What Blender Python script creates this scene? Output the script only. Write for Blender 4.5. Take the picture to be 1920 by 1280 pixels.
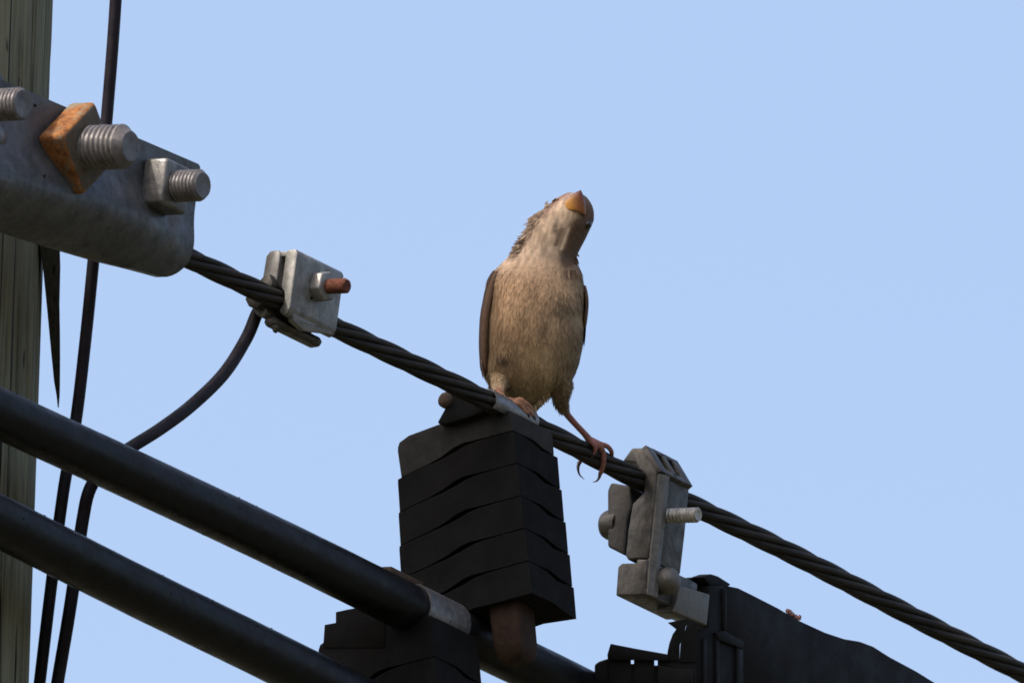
import bpy, bmesh, math, random
import numpy as np
from mathutils import Vector, Matrix, noise as mnoise

random.seed(7)
rng = np.random.default_rng(11)
scene = bpy.context.scene
COL = scene.collection
for o in list(bpy.data.objects):
    bpy.data.objects.remove(o, do_unlink=True)

# ------------------------------------------------------------------ camera
ELEV = math.radians(20.0)          # the photographer looks up at the wires
ROLL = math.radians(1.7)
CAM = Vector((0.0, 0.0, 1.62))
DIST = 12.0                        # metres to the bird
S = 0.00025                        # metres per photo pixel at the bird
DPX = DIST / S
FWD = Vector((0, math.cos(ELEV), math.sin(ELEV)))
R0 = Vector((1, 0, 0))
U0 = Vector((0, -math.sin(ELEV), math.cos(ELEV)))
RGT = R0 * math.cos(ROLL) + U0 * math.sin(ROLL)
UPV = U0 * math.cos(ROLL) - R0 * math.sin(ROLL)

cam_data = bpy.data.cameras.new('camera')
cam = bpy.data.objects.new('camera', cam_data)
COL.objects.link(cam)
m = Matrix((RGT, UPV, -FWD)).transposed().to_4x4()
m.translation = CAM
cam.matrix_world = m
cam_data.sensor_width = 22.3
cam_data.lens = 22.3 * DIST / (1920 * S)
cam_data.clip_start = 0.2
cam_data.clip_end = 3000
cam_data.dof.use_dof = True
cam_data.dof.focus_distance = DIST - 0.02
cam_data.dof.aperture_fstop = 36
scene.camera = cam

# ------------------------------------------------------------------ sky and sun
SUN_AZ = math.radians(236)         # clockwise from the viewing direction
SUN_EL = math.radians(50)
world = bpy.data.worlds.new('World')
scene.world = world
world.use_nodes = True
wn = world.node_tree.nodes
wl = world.node_tree.links
wn.clear()
w_out = wn.new('ShaderNodeOutputWorld')
w_bg = wn.new('ShaderNodeBackground')
w_sky = wn.new('ShaderNodeTexSky')
w_sky.sky_type = 'NISHITA'
w_sky.sun_disc = False
w_sky.sun_elevation = SUN_EL
w_sky.sun_rotation = SUN_AZ
w_sky.altitude = 100
w_sky.air_density = 0.95
w_sky.dust_density = 6.5
w_sky.ozone_density = 0.35
w_bg.inputs["Strength"].default_value = 0.15
wl.new(w_sky.outputs[0], w_bg.inputs['Color'])
wl.new(w_bg.outputs[0], w_out.inputs['Surface'])

sun_data = bpy.data.lights.new('sun', 'SUN')
sun_data.energy = 2.0
sun_data.angle = math.radians(2.0)
sun_data.color = (1.0, 0.93, 0.82)
sun = bpy.data.objects.new('sun', sun_data)
COL.objects.link(sun)
sdir = Vector((math.sin(SUN_AZ) * math.cos(SUN_EL), math.cos(SUN_AZ) * math.cos(SUN_EL), math.sin(SUN_EL)))
sun.rotation_euler = sdir.to_track_quat('Z', 'Y').to_euler()
sun.location = (0, 0, 30)

scene.view_settings.view_transform = 'Standard'
scene.view_settings.look = 'None'
scene.view_settings.exposure = 1.12
scene.view_settings.gamma = 1.0
scene.view_settings.use_curve_mapping = False
scene.render.engine = 'CYCLES'
scene.cycles.filter_width = 1.7

# ------------------------------------------------------------------ helpers
def W(x, y, d=0.0):
    """world point seen at photo position x, y, lying d pixel-units beyond the bird"""
    k = (DPX + d) / DPX
    return CAM + (RGT * ((x - 960) * k) + UPV * ((640 - y) * k) + FWD * (DPX + d)) * S

def CV(v):
    """camera components (right, up, away) -> world direction"""
    return RGT * v[0] + UPV * v[1] + FWD * v[2]

class Frame:
    """a thing's own axes: X, Y, Z given as (right, up, away) components"""
    def __init__(self, x, y, d, ax, ay, az):
        self.o = (x, y, d)
        self.k = (DPX + d) / DPX
        self.A, self.B, self.C = Vector(ax), Vector(ay), Vector(az)
        self.loc = W(x, y, d)
        M = Matrix((CV(ax), CV(ay), CV(az))).transposed()
        self.M = M.to_4x4()
        self.M.translation = self.loc
        self.scale = S * self.k
    def img(self, p):
        q = self.A * p[0] + self.B * p[1] + self.C * p[2]
        return (self.o[0] + q.x, self.o[1] - q.y)
    def on(self, axis, val, px, py):
        """local point on the plane local[axis] = val seen at (px, py)"""
        ax = [self.A, self.B, self.C]
        i, j = [n for n in range(3) if n != axis]
        rx = (px - self.o[0]) - ax[axis].x * val
        ry = (self.o[1] - py) - ax[axis].y * val
        det = ax[i].x * ax[j].y - ax[j].x * ax[i].y
        u = (rx * ax[j].y - ax[j].x * ry) / det
        v = (ax[i].x * ry - rx * ax[i].y) / det
        out = [0, 0, 0]
        out[axis], out[i], out[j] = val, u, v
        return tuple(out)
    def loc_of(self, px, py, d):
        """local coordinates of photo point at depth d"""
        q = self.M.inverted() @ W(px, py, d)
        return tuple(c / self.scale for c in q)

def thing(name, frame, label, cat, group=None):
    o = bpy.data.objects.new(name, None)
    o.empty_display_size = 0.02
    COL.objects.link(o)
    o.matrix_world = frame.M
    o['label'] = label
    o['category'] = cat
    if group: o['group'] = group
    return o

def finish(bm, name, mat, parent=None, scale=1.0, smooth=35, kind=None, label=None):
    bmesh.ops.recalc_face_normals(bm, faces=bm.faces[:])
    if scale != 1.0:
        bmesh.ops.scale(bm, vec=(scale,) * 3, verts=bm.verts[:])
    me = bpy.data.meshes.new(name)
    bm.to_mesh(me); bm.free()
    return link_mesh(me, name, mat, parent, smooth, kind, label)

def link_mesh(me, name, mat, parent=None, smooth=35, kind=None, label=None):
    for p in me.polygons: p.use_smooth = smooth > 0
    if 0 < smooth < 180:
        me.set_sharp_from_angle(angle=math.radians(smooth))
    me.materials.append(mat)
    o = bpy.data.objects.new(name, me)
    COL.objects.link(o)
    if parent: o.parent = parent
    if kind: o['kind'] = kind
    if label: o['label'] = label
    return o

def bevel(bm, off, seg=2, ang=20):
    es = [e for e in bm.edges if len(e.link_faces) == 2 and e.calc_face_angle(0) > math.radians(ang)]
    if es and off > 0:
        bmesh.ops.bevel(bm, geom=es, offset=off, segments=seg, affect='EDGES', profile=0.5, clamp_overlap=True)

def prism(pts, vec, off=0, seg=2, bm=None):
    """polygon of 3D points swept along vec"""
    new = bmesh.new()
    a = [new.verts.new(p) for p in pts]
    b = [new.verts.new(Vector(p) + Vector(vec)) for p in pts]
    new.faces.new(a); new.faces.new(b[::-1])
    n = len(pts)
    for i in range(n):
        new.faces.new((a[i], a[(i + 1) % n], b[(i + 1) % n], b[i]))
    bmesh.ops.recalc_face_normals(new, faces=new.faces[:])
    bevel(new, off, seg)
    if bm is None: return new
    me = bpy.data.meshes.new('tmp'); new.to_mesh(me); new.free()
    bm.from_mesh(me); bpy.data.meshes.remove(me)
    return bm

def box(x0, x1, y0, y1, z0, z1, off=2, seg=2, bm=None):
    return prism([(x0, y0, z0), (x1, y0, z0), (x1, y1, z0), (x0, y1, z0)], (0, 0, z1 - z0), off, seg, bm)

def perp(axis):
    a = Vector(axis).normalized()
    h = Vector((0, 0, 1)) if abs(a.z) < 0.9 else Vector((1, 0, 0))
    u = (h - a * h.dot(a)).normalized()
    return a, u, a.cross(u)

def lathe(origin, axis, prof, n=32, bm=None):
    """prof: list of (distance along axis, radius)"""
    bm = bm or bmesh.new()
    a, u, v = perp(axis)
    o = Vector(origin)
    rings = []
    for t, r in prof:
        if r < 1e-6:
            rings.append([bm.verts.new(o + a * t)])
        else:
            rings.append([bm.verts.new(o + a * t + (u * math.cos(q) + v * math.sin(q)) * r)
                          for q in [2 * math.pi * i / n for i in range(n)]])
    for p, q in zip(rings, rings[1:]):
        if len(p) == 1 and len(q) == 1: continue
        for i in range(n):
            j = (i + 1) % n
            if len(p) == 1: bm.faces.new((p[0], q[j], q[i]))
            elif len(q) == 1: bm.faces.new((p[i], p[j], q[0]))
            else: bm.faces.new((p[i], p[j], q[j], q[i]))
    for r, f in ((rings[0], 1), (rings[-1], 0)):
        if len(r) > 1: bm.faces.new(r[::-1] if f else r)
    return bm

def threaded(origin, axis, length, r, pitch, depth, chamfer=0.2, n=40, plain=0.0):
    """bolt shank with a helical thread and a chamfered, slightly dished end"""
    bm = bmesh.new()
    a, u, v = perp(axis)
    o = Vector(origin)
    ce = r * chamfer
    step = pitch / 8.0
    ts = list(np.arange(0, length - ce, step)) + [length - ce]
    rings = []
    for t in ts:
        ring = []
        for i in range(n):
            q = 2 * math.pi * i / n
            ph = ((t / pitch) - q / (2 * math.pi)) % 1.0
            tri = abs(ph * 2 - 1)
            tri = min(1, max(0, (tri - 0.15) / 0.6))
            rr = r - depth * (1 - tri) if t > plain else r - depth * 0.4
            rr *= 1 + 0.012 * mnoise.noise(Vector((t * .2, q * 2, r)))
            ring.append(bm.verts.new(o + a * t + (u * math.cos(q) + v * math.sin(q)) * rr))
        rings.append(ring)
    for t, rr in ((length, r - depth * .5 - ce * .8), (length + .01, (r - ce * .8) * .9 - depth * .5), (length - 0.8, (r - ce) * .7), (length - 1.6, (r - ce) * .35)):
        rings.append([bm.verts.new(o + a * t + (u * math.cos(2 * math.pi * i / n) + v * math.sin(2 * math.pi * i / n)) * rr) for i in range(n)])
    for p, q in zip(rings, rings[1:]):
        for i in range(n):
            j = (i + 1) % n
            bm.faces.new((p[i], p[j], q[j], q[i]))
    bm.faces.new(rings[0][::-1]); bm.faces.new(rings[-1])
    return bm

def tube(bm, pts, rad, n=10, caps=True, squash=None):
    pts = [Vector(p) for p in pts]
    if not hasattr(rad, '__len__'): rad = [rad] * len(pts)
    T = []
    for i in range(len(pts)):
        T.append((pts[min(i + 1, len(pts) - 1)] - pts[max(i - 1, 0)]).normalized())
    _, u, _ = perp(T[0])
    rings = []
    for i, p in enumerate(pts):
        u = (u - T[i] * u.dot(T[i])).normalized()
        v = T[i].cross(u)
        rings.append([bm.verts.new(p + (u * math.cos(2 * math.pi * k / n) + v * math.sin(2 * math.pi * k / n)) * rad[i]) for k in range(n)])
    for p, q in zip(rings, rings[1:]):
        for i in range(n):
            j = (i + 1) % n
            bm.faces.new((p[i], p[j], q[j], q[i]))
    if caps:
        bm.faces.new(rings[0][::-1]); bm.faces.new(rings[-1])
    return bm

def catmull(pts, per=8):
    P = [Vector(p) for p in pts]
    P = [P[0] * 2 - P[1]] + P + [P[-1] * 2 - P[-2]]
    out = []
    for i in range(1, len(P) - 2):
        for k in range(per):
            t = k / per
            a, b, c, d = P[i - 1], P[i], P[i + 1], P[i + 2]
            out.append(0.5 * ((2 * b) + (c - a) * t + (2 * a - 5 * b + 4 * c - d) * t * t + (3 * b - a - 3 * c + d) * t ** 3))
    out.append(P[-2])
    return out

def cat1(xs, ys, q):
    """smooth 1D interpolation"""
    xs, ys = np.array(xs, float), np.array(ys, float)
    mt = np.gradient(ys, xs)
    i = np.clip(np.searchsorted(xs, q) - 1, 0, len(xs) - 2)
    h = xs[i + 1] - xs[i]
    t = np.clip((q - xs[i]) / h, 0, 1)
    return ((2 * t**3 - 3 * t**2 + 1) * ys[i] + (t**3 - 2 * t**2 + t) * h * mt[i]
            + (-2 * t**3 + 3 * t**2) * ys[i + 1] + (t**3 - t**2) * h * mt[i + 1])

# ------------------------------------------------------------------ materials
def px(f):                      # noise scale for features about f photo pixels wide
    return 1.0 / (f * S)

def base_mat(name):
    mt = bpy.data.materials.new(name)
    mt.use_nodes = True
    nt = mt.node_tree
    b = nt.nodes['Principled BSDF']
    tc = nt.nodes.new('ShaderNodeTexCoord')
    return mt, nt, b, tc

def nz(nt, tc, feat, detail=5, rough=0.6, stretch=(1, 1, 1), dist=0.0):
    mp = nt.nodes.new('ShaderNodeMapping')
    mp.inputs['Scale'].default_value = stretch
    nt.links.new(tc.outputs['Object'], mp.inputs['Vector'])
    n = nt.nodes.new('ShaderNodeTexNoise')
    n.inputs['Scale'].default_value = px(feat)
    n.inputs['Detail'].default_value = detail
    n.inputs['Roughness'].default_value = rough
    n.inputs['Distortion'].default_value = dist
    nt.links.new(mp.outputs[0], n.inputs['Vector'])
    return n.outputs['Fac']

def ramp(nt, fac, stops):
    r = nt.nodes.new('ShaderNodeValToRGB')
    el = r.color_ramp.elements
    while len(el) < len(stops): el.new(0.5)
    for e, (p, c) in zip(el, stops):
        e.position = p
        e.color = (c[0], c[1], c[2], 1) if hasattr(c, '__len__') else (c, c, c, 1)
    nt.links.new(fac, r.inputs[0])
    return r.outputs[0]

def mix(nt, a, b, fac, mode='MIX'):
    mx = nt.nodes.new('ShaderNodeMix')
    mx.data_type = 'RGBA'
    mx.blend_type = mode
    for s, v in ((mx.inputs[0], fac), (mx.inputs[6], a), (mx.inputs[7], b)):
        if hasattr(v, 'is_output'): nt.links.new(v, s)
        elif hasattr(v, '__len__'): s.default_value = (v[0], v[1], v[2], 1)
        else: s.default_value = v
    return mx.outputs[2]

def bump(nt, b, h, dist, strength=1.0, prev=None):
    n = nt.nodes.new('ShaderNodeBump')
    n.inputs['Strength'].default_value = strength
    n.inputs['Distance'].default_value = dist * S
    nt.links.new(h, n.inputs['Height'])
    if prev is not None: nt.links.new(prev, n.inputs['Normal'])
    nt.links.new(n.outputs[0], b.inputs['Normal'])
    return n.outputs[0]

def galvanised(name, lo, hi, rough=0.55, metal=0.35, feat=40, spots=0.35, stain=None, scratch=0.0):
    mt, nt, b, tc = base_mat(name)
    c = ramp(nt, nz(nt, tc, feat, 6, 0.65), [(0.32, lo), (0.68, hi)])
    # pale zinc bloom in flecks
    sp = ramp(nt, nz(nt, tc, 9, 4, 0.7), [(0.60, 0.0), (0.78, 1.0)])
    c = mix(nt, c, [x * 1.7 for x in hi], mix(nt, (0, 0, 0), (spots,) * 3, sp))
    dk = ramp(nt, nz(nt, tc, 16, 5, 0.7, (1, 1, .5)), [(0.30, 1.0), (0.44, 0.0)])
    c = mix(nt, c, [x * 0.45 for x in lo], mix(nt, (0, 0, 0), (0.6,) * 3, dk))
    if scratch:
        sc_ = ramp(nt, nz(nt, tc, 5, 3, .6, (.10, 1, 1), .6), [(0.66, 0.0), (0.72, 1.0)])
        c = mix(nt, c, [x * 2.4 for x in hi], mix(nt, (0, 0, 0), (scratch,) * 3, sc_))
        s2_ = ramp(nt, nz(nt, tc, 7, 3, .6, (1, 1, .12), .4), [(0.66, 0.0), (0.73, 1.0)])
        c = mix(nt, c, [x * 1.8 for x in hi], mix(nt, (0, 0, 0), (scratch,) * 3, s2_))
    if stain:
        st = ramp(nt, nz(nt, tc, stain[1], 4, 0.6, (1, 1, .6)), [(stain[2], 0.0), (stain[2] + .12, 1.0)])
        c = mix(nt, c, stain[0], st)
    nt.links.new(c, b.inputs['Base Color'])
    b.inputs['Metallic'].default_value = metal
    r = ramp(nt, nz(nt, tc, 22, 4), [(0.3, rough - .12), (0.7, rough + .15)])
    nt.links.new(r, b.inputs['Roughness'])
    h1 = bump(nt, b, nz(nt, tc, 30, 5, .6), 4.0, 0.5)
    bump(nt, b, nz(nt, tc, 4, 3, .7), 0.8, 0.5, h1)
    return mt

def rubber(name, col, dust=(0.13, 0.125, 0.12), amount=0.35, rough=0.6, feat=50, spec=0.4, cell=8):
    mt, nt, b, tc = base_mat(name)
    c = ramp(nt, nz(nt, tc, feat, 6, .65), [(0.3, [x * .7 for x in col]), (0.7, [x * 1.4 for x in col])])
    d = ramp(nt, nz(nt, tc, 70, 6, .75), [(0.42, 0.0), (0.75, 1.0)])
    c = mix(nt, c, dust, mix(nt, (0, 0, 0), (amount,) * 3, d))
    fl = ramp(nt, nz(nt, tc, cell, 3, .7), [(0.70, 0.0), (0.78, 1.0)])
    c = mix(nt, c, [x * 1.6 for x in dust], mix(nt, (0, 0, 0), (amount,) * 3, fl))
    nt.links.new(c, b.inputs['Base Color'])
    r = ramp(nt, nz(nt, tc, 35, 4), [(0.3, rough - .1), (0.7, rough + .15)])
    nt.links.new(r, b.inputs['Roughness'])
    b.inputs['Specular IOR Level'].default_value = spec
    bump(nt, b, nz(nt, tc, 12, 5, .65), 1.5, 0.45)
    return mt

def rusty(name, lo, hi, dark, feat=26, metal=0.1, rough=0.8, cover=None, cover_pos=0.5):
    mt, nt, b, tc = base_mat(name)
    c = ramp(nt, nz(nt, tc, feat, 7, .7), [(0.28, dark), (0.45, lo), (0.68, hi)])
    g = ramp(nt, nz(nt, tc, 6, 4, .7), [(0.36, 1.0), (0.5, 0.0)])
    c = mix(nt, c, dark, mix(nt, (0, 0, 0), (0.7,) * 3, g))
    if cover:
        k = ramp(nt, nz(nt, tc, 45, 5, .6), [(cover_pos, 0.0), (cover_pos + .1, 1.0)])
        c = mix(nt, c, cover, k)
    nt.links.new(c, b.inputs['Base Color'])
    b.inputs['Metallic'].default_value = metal
    b.inputs['Roughness'].default_value = rough
    b.inputs['Specular IOR Level'].default_value = .2
    h = bump(nt, b, nz(nt, tc, 14, 6, .7), 3.0, 0.6)
    bump(nt, b, nz(nt, tc, 4, 3, .7), 1.0, 0.5, h)
    return mt

def wood_mat(name, tone=1.0):
    mt, nt, b, tc = base_mat(name)
    st = (1, 1, 0.035)
    grain = nz(nt, tc, 9, 6, .65, st, .3)
    broad = nz(nt, tc, 60, 4, .6, (1, 1, .08))
    c = ramp(nt, grain, [(0.28, (0.040, 0.035, 0.028)), (0.40, (0.155, 0.140, 0.113)), (0.75, (0.29, 0.265, 0.215))])
    c2 = ramp(nt, broad, [(0.35, (0.62, 0.61, 0.55)), (0.65, (1.1, 1.08, 1.02))])
    c = mix(nt, c, c2, 1.0, 'MULTIPLY')
    cr = ramp(nt, nz(nt, tc, 34, 3, .55, (1, 1, .03), .5), [(0.335, 1.0), (0.365, 0.0)])
    c = mix(nt, c, (0.012, 0.010, 0.009), cr)
    c3 = ramp(nt, nz(nt, tc, 13, 2, .5, (1, 1, .006)), [(0.325, 1.0), (0.36, 0.0)])
    c = mix(nt, c, (0.020, 0.017, 0.015), c3)
    kn = ramp(nt, nz(nt, tc, 26, 1, .4, (1, 1, .22)), [(0.20, 1.0), (0.225, 0.0)])
    c = mix(nt, c, (0.012, 0.009, 0.008), kn)
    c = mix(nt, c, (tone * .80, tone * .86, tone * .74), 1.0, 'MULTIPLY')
    nt.links.new(c, b.inputs['Base Color'])
    b.inputs['Roughness'].default_value = 0.9
    b.inputs['Specular IOR Level'].default_value = 0.2
    inv = ramp(nt, cr, [(0, 1.0), (1, 0.0)])
    h = bump(nt, b, grain, 4.0, 0.7)
    bump(nt, b, inv, 8.0, 0.8, h)
    return mt

M_PLATE = galvanised('weathered_galvanised_plate', (0.038, 0.040, 0.043), (0.092, 0.095, 0.101), .48, .45, 60, .6, ((0.085, 0.052, 0.032), 110, .63), .5)
M_ZINC = galvanised('grey_zinc_steel', (0.080, 0.078, 0.078), (0.175, 0.17, 0.165), .45, .6, 30, .4)
M_BOLT = galvanised('dull_bolt_steel', (0.070, 0.064, 0.066), (0.130, 0.120, 0.120), .5, .35, 14, .6)
M_CLAMP = galvanised('pale_cast_zinc', (0.115, 0.113, 0.108), (0.235, 0.23, 0.22), .5, .5, 34, .5)
M_CAST = galvanised('dark_cast_alloy', (0.034, 0.0315, 0.028), (0.086, 0.080, 0.071), .5, .65, 26, .35)
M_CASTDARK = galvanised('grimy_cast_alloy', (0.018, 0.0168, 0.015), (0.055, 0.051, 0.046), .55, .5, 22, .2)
M_CASTPALE = galvanised('light_cast_alloy', (0.078, 0.071, 0.062), (0.145, 0.133, 0.117), .5, .6, 22, .35)
M_NUT = rusty('rusty_nut', (0.185, 0.072, 0.022), (0.31, 0.145, 0.050), (0.060, 0.024, 0.011), cover=(0.13, 0.11, 0.078), cover_pos=.53)
M_NUTFACE = rusty('worn_nut_face', (0.075, 0.066, 0.05), (0.11, 0.095, 0.07), (0.10, 0.05, 0.022), 30, .2, .7)
M_BRIGHT = galvanised('bright_thread_steel', (0.22, 0.205, 0.18), (0.36, 0.34, 0.30), .45, .4, 14, .4)
M_RUSTBOLT = rusty('rust_red_bolt', (0.10, 0.033, 0.019), (0.14, 0.052, 0.03), (0.05, 0.018, 0.013), 16)
M_PLUG = rusty('brown_plug', (0.021, 0.0115, 0.007), (0.036, 0.019, 0.011), (0.02, 0.01, 0.008), 40)
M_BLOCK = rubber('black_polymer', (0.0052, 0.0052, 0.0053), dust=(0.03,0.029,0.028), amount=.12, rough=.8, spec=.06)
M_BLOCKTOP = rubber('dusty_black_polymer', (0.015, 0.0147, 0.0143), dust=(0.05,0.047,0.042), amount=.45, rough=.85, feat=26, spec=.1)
M_STRAND = rubber('weathered_dark_steel_strand', (0.013, 0.0115, 0.010), dust=(0.07, 0.058, 0.048), amount=.4, rough=.6, feat=30, spec=.15)
M_COVERED = rubber('black_polyethylene', (0.006, 0.006, 0.0065), dust=(0.02, 0.021, 0.023), amount=.3, rough=.34, feat=60, spec=.08, cell=6)
M_WIRE = rubber('dark_wire_jacket', (0.012, 0.010, 0.015), dust=(.03,.03,.035), amount=.04, rough=.5, feat=30, spec=.15)
M_COVER = rubber('black_cover_plastic', (0.007, 0.007, 0.0076), dust=(0.03, 0.03, 0.03), amount=.2, rough=.55, feat=60, spec=.08)
M_STRAP = galvanised('steel_strap', (0.11, 0.11, 0.115), (0.24, 0.24, 0.25), .38, .6, 18, .35)
M_TAB = rusty('brown_tab', (0.06, 0.04, 0.028), (0.09, 0.065, 0.045), (0.03, 0.02, 0.015), 30)
M_WOOD = wood_mat('weathered_pole_wood')
M_BACKLITWOOD = wood_mat('backlit_splinter_wood', .16)  # pole wood again, its colour darkened to paint the splinter's backlit shade

def vcol_mat(name, rough=0.8, spec=0.2, sheen=0.0, bumpy=True):
    mt, nt, b, tc = base_mat(name)
    at = nt.nodes.new('ShaderNodeAttribute')
    at.attribute_name = 'Col'
    c = at.outputs['Color']
    n = ramp(nt, nz(nt, tc, 5, 4, .6, (1, 1, .4)), [(0.3, 0.78), (0.7, 1.18)])
    c = mix(nt, c, n, 1.0, 'MULTIPLY')
    nt.links.new(c, b.inputs['Base Color'])
    b.inputs['Roughness'].default_value = rough
    b.inputs['Specular IOR Level'].default_value = spec
    b.inputs['Sheen Weight'].default_value = sheen
    if bumpy: bump(nt, b, nz(nt, tc, 4, 4, .65, (1, 1, .5)), 1.2, 0.5)
    return mt

M_BODY = vcol_mat('bird_skin_and_down', .75, .25)
M_FEATHER = vcol_mat('bird_feathers', .8, .15, 0.0, False)

def plain(name, col, rough=.5, spec=.5, feat=12, var=.25):
    mt, nt, b, tc = base_mat(name)
    c = ramp(nt, nz(nt, tc, feat, 4), [(0.3, [x * (1 - var) for x in col]), (0.7, [x * (1 + var) for x in col])])
    nt.links.new(c, b.inputs['Base Color'])
    b.inputs['Roughness'].default_value = rough
    b.inputs['Specular IOR Level'].default_value = spec
    return mt

M_EYE = plain('bird_eye', (0.006, 0.005, 0.005), .08, .6)
M_CLAW = plain('bird_claw', (0.05, 0.032, 0.035), .4, .5)
M_DEBRIS = plain('reddish_crumb', (0.20, 0.10, 0.09), .8, .3, 8, .6)

# ------------------------------------------------------------------ ground
def ground_mat():
    mt, nt, b, tc = base_mat('dry_grass_ground')
    n1 = nt.nodes.new('ShaderNodeTexNoise'); n1.inputs['Scale'].default_value = 0.35; n1.inputs['Detail'].default_value = 8
    nt.links.new(tc.outputs['Object'], n1.inputs['Vector'])
    n2 = nt.nodes.new('ShaderNodeTexNoise'); n2.inputs['Scale'].default_value = 25; n2.inputs['Detail'].default_value = 6
    nt.links.new(tc.outputs['Object'], n2.inputs['Vector'])
    c = ramp(nt, n1.outputs['Fac'], [(0.35, (0.030, 0.036, 0.016)), (0.65, (0.070, 0.060, 0.036))])
    c = mix(nt, c, ramp(nt, n2.outputs['Fac'], [(0.3, 0.6), (0.7, 1.25)]), 1.0, 'MULTIPLY')
    nt.links.new(c, b.inputs['Base Color'])
    b.inputs['Roughness'].default_value = 0.95
    return mt
bm = bmesh.new()
for q in ((-900, -900, 0), (900, -900, 0), (900, 900, 0), (-900, 900, 0)): bm.verts.new(q)
bm.faces.new(bm.verts[:])
g = finish(bm, 'ground', ground_mat(), smooth=0)
g['kind'] = 'structure'

# ------------------------------------------------------------------ shared directions of the line hardware
c_ = Vector((0.897, -0.443, 1.27)).normalized()        # along the wires, running away to the right
n_ = Vector((0.82, 0.03, -0.57))
n_ = (n_ - c_ * n_.dot(c_)).normalized()                # the way the bolts point
b_ = -n_
v_ = Vector((0.133, 0.96, 0.242))
v_ = (v_ - c_ * v_.dot(c_) - n_ * v_.dot(n_)).normalized()
KD = c_.z / c_.x                                        # depth per pixel along the wires
th = math.radians(16.5)
bb_ = b_ * math.cos(th) - v_ * math.sin(th)             # the spacer blocks hang tilted about the wire
vb_ = v_ * math.cos(th) + b_ * math.sin(th)

def md(x): return KD * (x - 1000)                       # depth of the messenger at x
MESS = [(-400, 128), (0, 318), (360, 487), (640, 619), (900, 744), (1040, 817), (1170, 885), (1320, 957), (1500, 1045), (1700, 1149), (1920, 1262), (2600, 1622), (4200, 2500)]
def my(x): return float(cat1([p[0] for p in MESS], [p[1] for p in MESS], x))

# ------------------------------------------------------------------ utility pole
pole_base = W(-332, 640, -814)
Rp = 400 * S
def build_pole():
    loc = Vector((pole_base.x, pole_base.y, 0))
    ob = bpy.data.objects.new('utility_pole', None)
    COL.objects.link(ob); ob.location = loc
    ob['label'] = 'weathered grey wooden utility pole with cracked grain at the left edge'
    ob['category'] = 'utility pole'
    bm = bmesh.new()
    n = 420
    zc = pole_base.z
    zs = list(np.linspace(0, zc - 0.6, 10)) + list(np.linspace(zc - 0.5, zc + 0.5, 150)) + list(np.linspace(zc + 0.6, zc + 2.6, 12))
    rings = []
    for z in zs:
        ring = []
        r0 = Rp * (1 + 0.016 * (zc - z))
        for i in range(n):
            q = 2 * math.pi * i / n
            s1 = mnoise.noise(Vector((math.cos(q) * 14, math.sin(q) * 14, z * 1.6)))
            s2 = mnoise.noise(Vector((math.cos(q) * 45 + 9, math.sin(q) * 45, z * 2.5)))
            crack = max(0, abs(s1) < 0.035 and (1 - abs(s1) / 0.035) or 0)
            r = r0 * (1 + 0.006 * mnoise.noise(Vector((math.cos(q) * 3, math.sin(q) * 3, z * 3)))) + S * (2.0 * s2 - 13 * crack)
            ring.append(bm.verts.new((r * math.cos(q), r * math.sin(q), z)))
        rings.append(ring)
    for p, q in zip(rings, rings[1:]):
        for i in range(n):
            j = (i + 1) % n
            bm.faces.new((p[i], p[j], q[j], q[i]))
    bm.faces.new(rings[-1]); bm.faces.new(rings[0][::-1])
    finish(bm, 'shaft', M_WOOD, ob, smooth=60)
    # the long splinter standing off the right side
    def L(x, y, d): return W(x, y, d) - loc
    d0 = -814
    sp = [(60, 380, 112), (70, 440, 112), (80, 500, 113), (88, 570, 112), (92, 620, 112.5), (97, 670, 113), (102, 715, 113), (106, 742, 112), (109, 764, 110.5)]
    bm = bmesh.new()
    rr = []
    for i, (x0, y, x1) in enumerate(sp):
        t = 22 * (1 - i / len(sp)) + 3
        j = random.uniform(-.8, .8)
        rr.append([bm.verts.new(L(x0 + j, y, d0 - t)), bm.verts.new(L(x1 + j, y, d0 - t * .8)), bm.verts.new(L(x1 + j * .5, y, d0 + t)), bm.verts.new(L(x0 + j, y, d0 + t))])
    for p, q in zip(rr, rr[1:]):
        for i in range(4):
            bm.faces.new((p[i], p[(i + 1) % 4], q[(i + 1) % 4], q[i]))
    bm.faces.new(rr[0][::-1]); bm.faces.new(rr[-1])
    finish(bm, 'splinter', M_BACKLITWOOD, ob, smooth=0, label='long dark splinter peeling off the pole edge')
build_pole()

# ------------------------------------------------------------------ messenger strand
def build_messenger():
    fr = Frame(1000, my(1000), 0, c_, b_, v_)
    t = thing('messenger_cable', fr, 'twisted dark steel strand the bird grips, topmost wire running down to the right', 'cable')
    inv = fr.M.inverted()
    xs = np.arange(-350, 4200, 7.0)
    R = 19.5
    pts = [W(x, my(x), md(x)) for x in xs]
    cum = [0.0]
    for a, b in zip(pts, pts[1:]): cum.append(cum[-1] + (b - a).length / S)
    N1 = CV(v_); N2 = CV(n_)
    for k in range(6):
        bm = bmesh.new()
        P = []
        for p, l in zip(pts, cum):
            ph = -2 * math.pi * l / 690.0 + k * math.pi / 3
            P.append(inv @ (p + (N1 * math.cos(ph) + N2 * math.sin(ph)) * (R * 2 / 3 * S)))
        tube(bm, P, R * .35 * S, 10)
        finish(bm, 'strand', M_STRAND, t, smooth=60)
    bm = bmesh.new()
    tube(bm, [inv @ p for p in pts[::3]], R * .36 * S, 8)
    finish(bm, 'core_wire', M_STRAND, t, smooth=60)
build_messenger()

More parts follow.
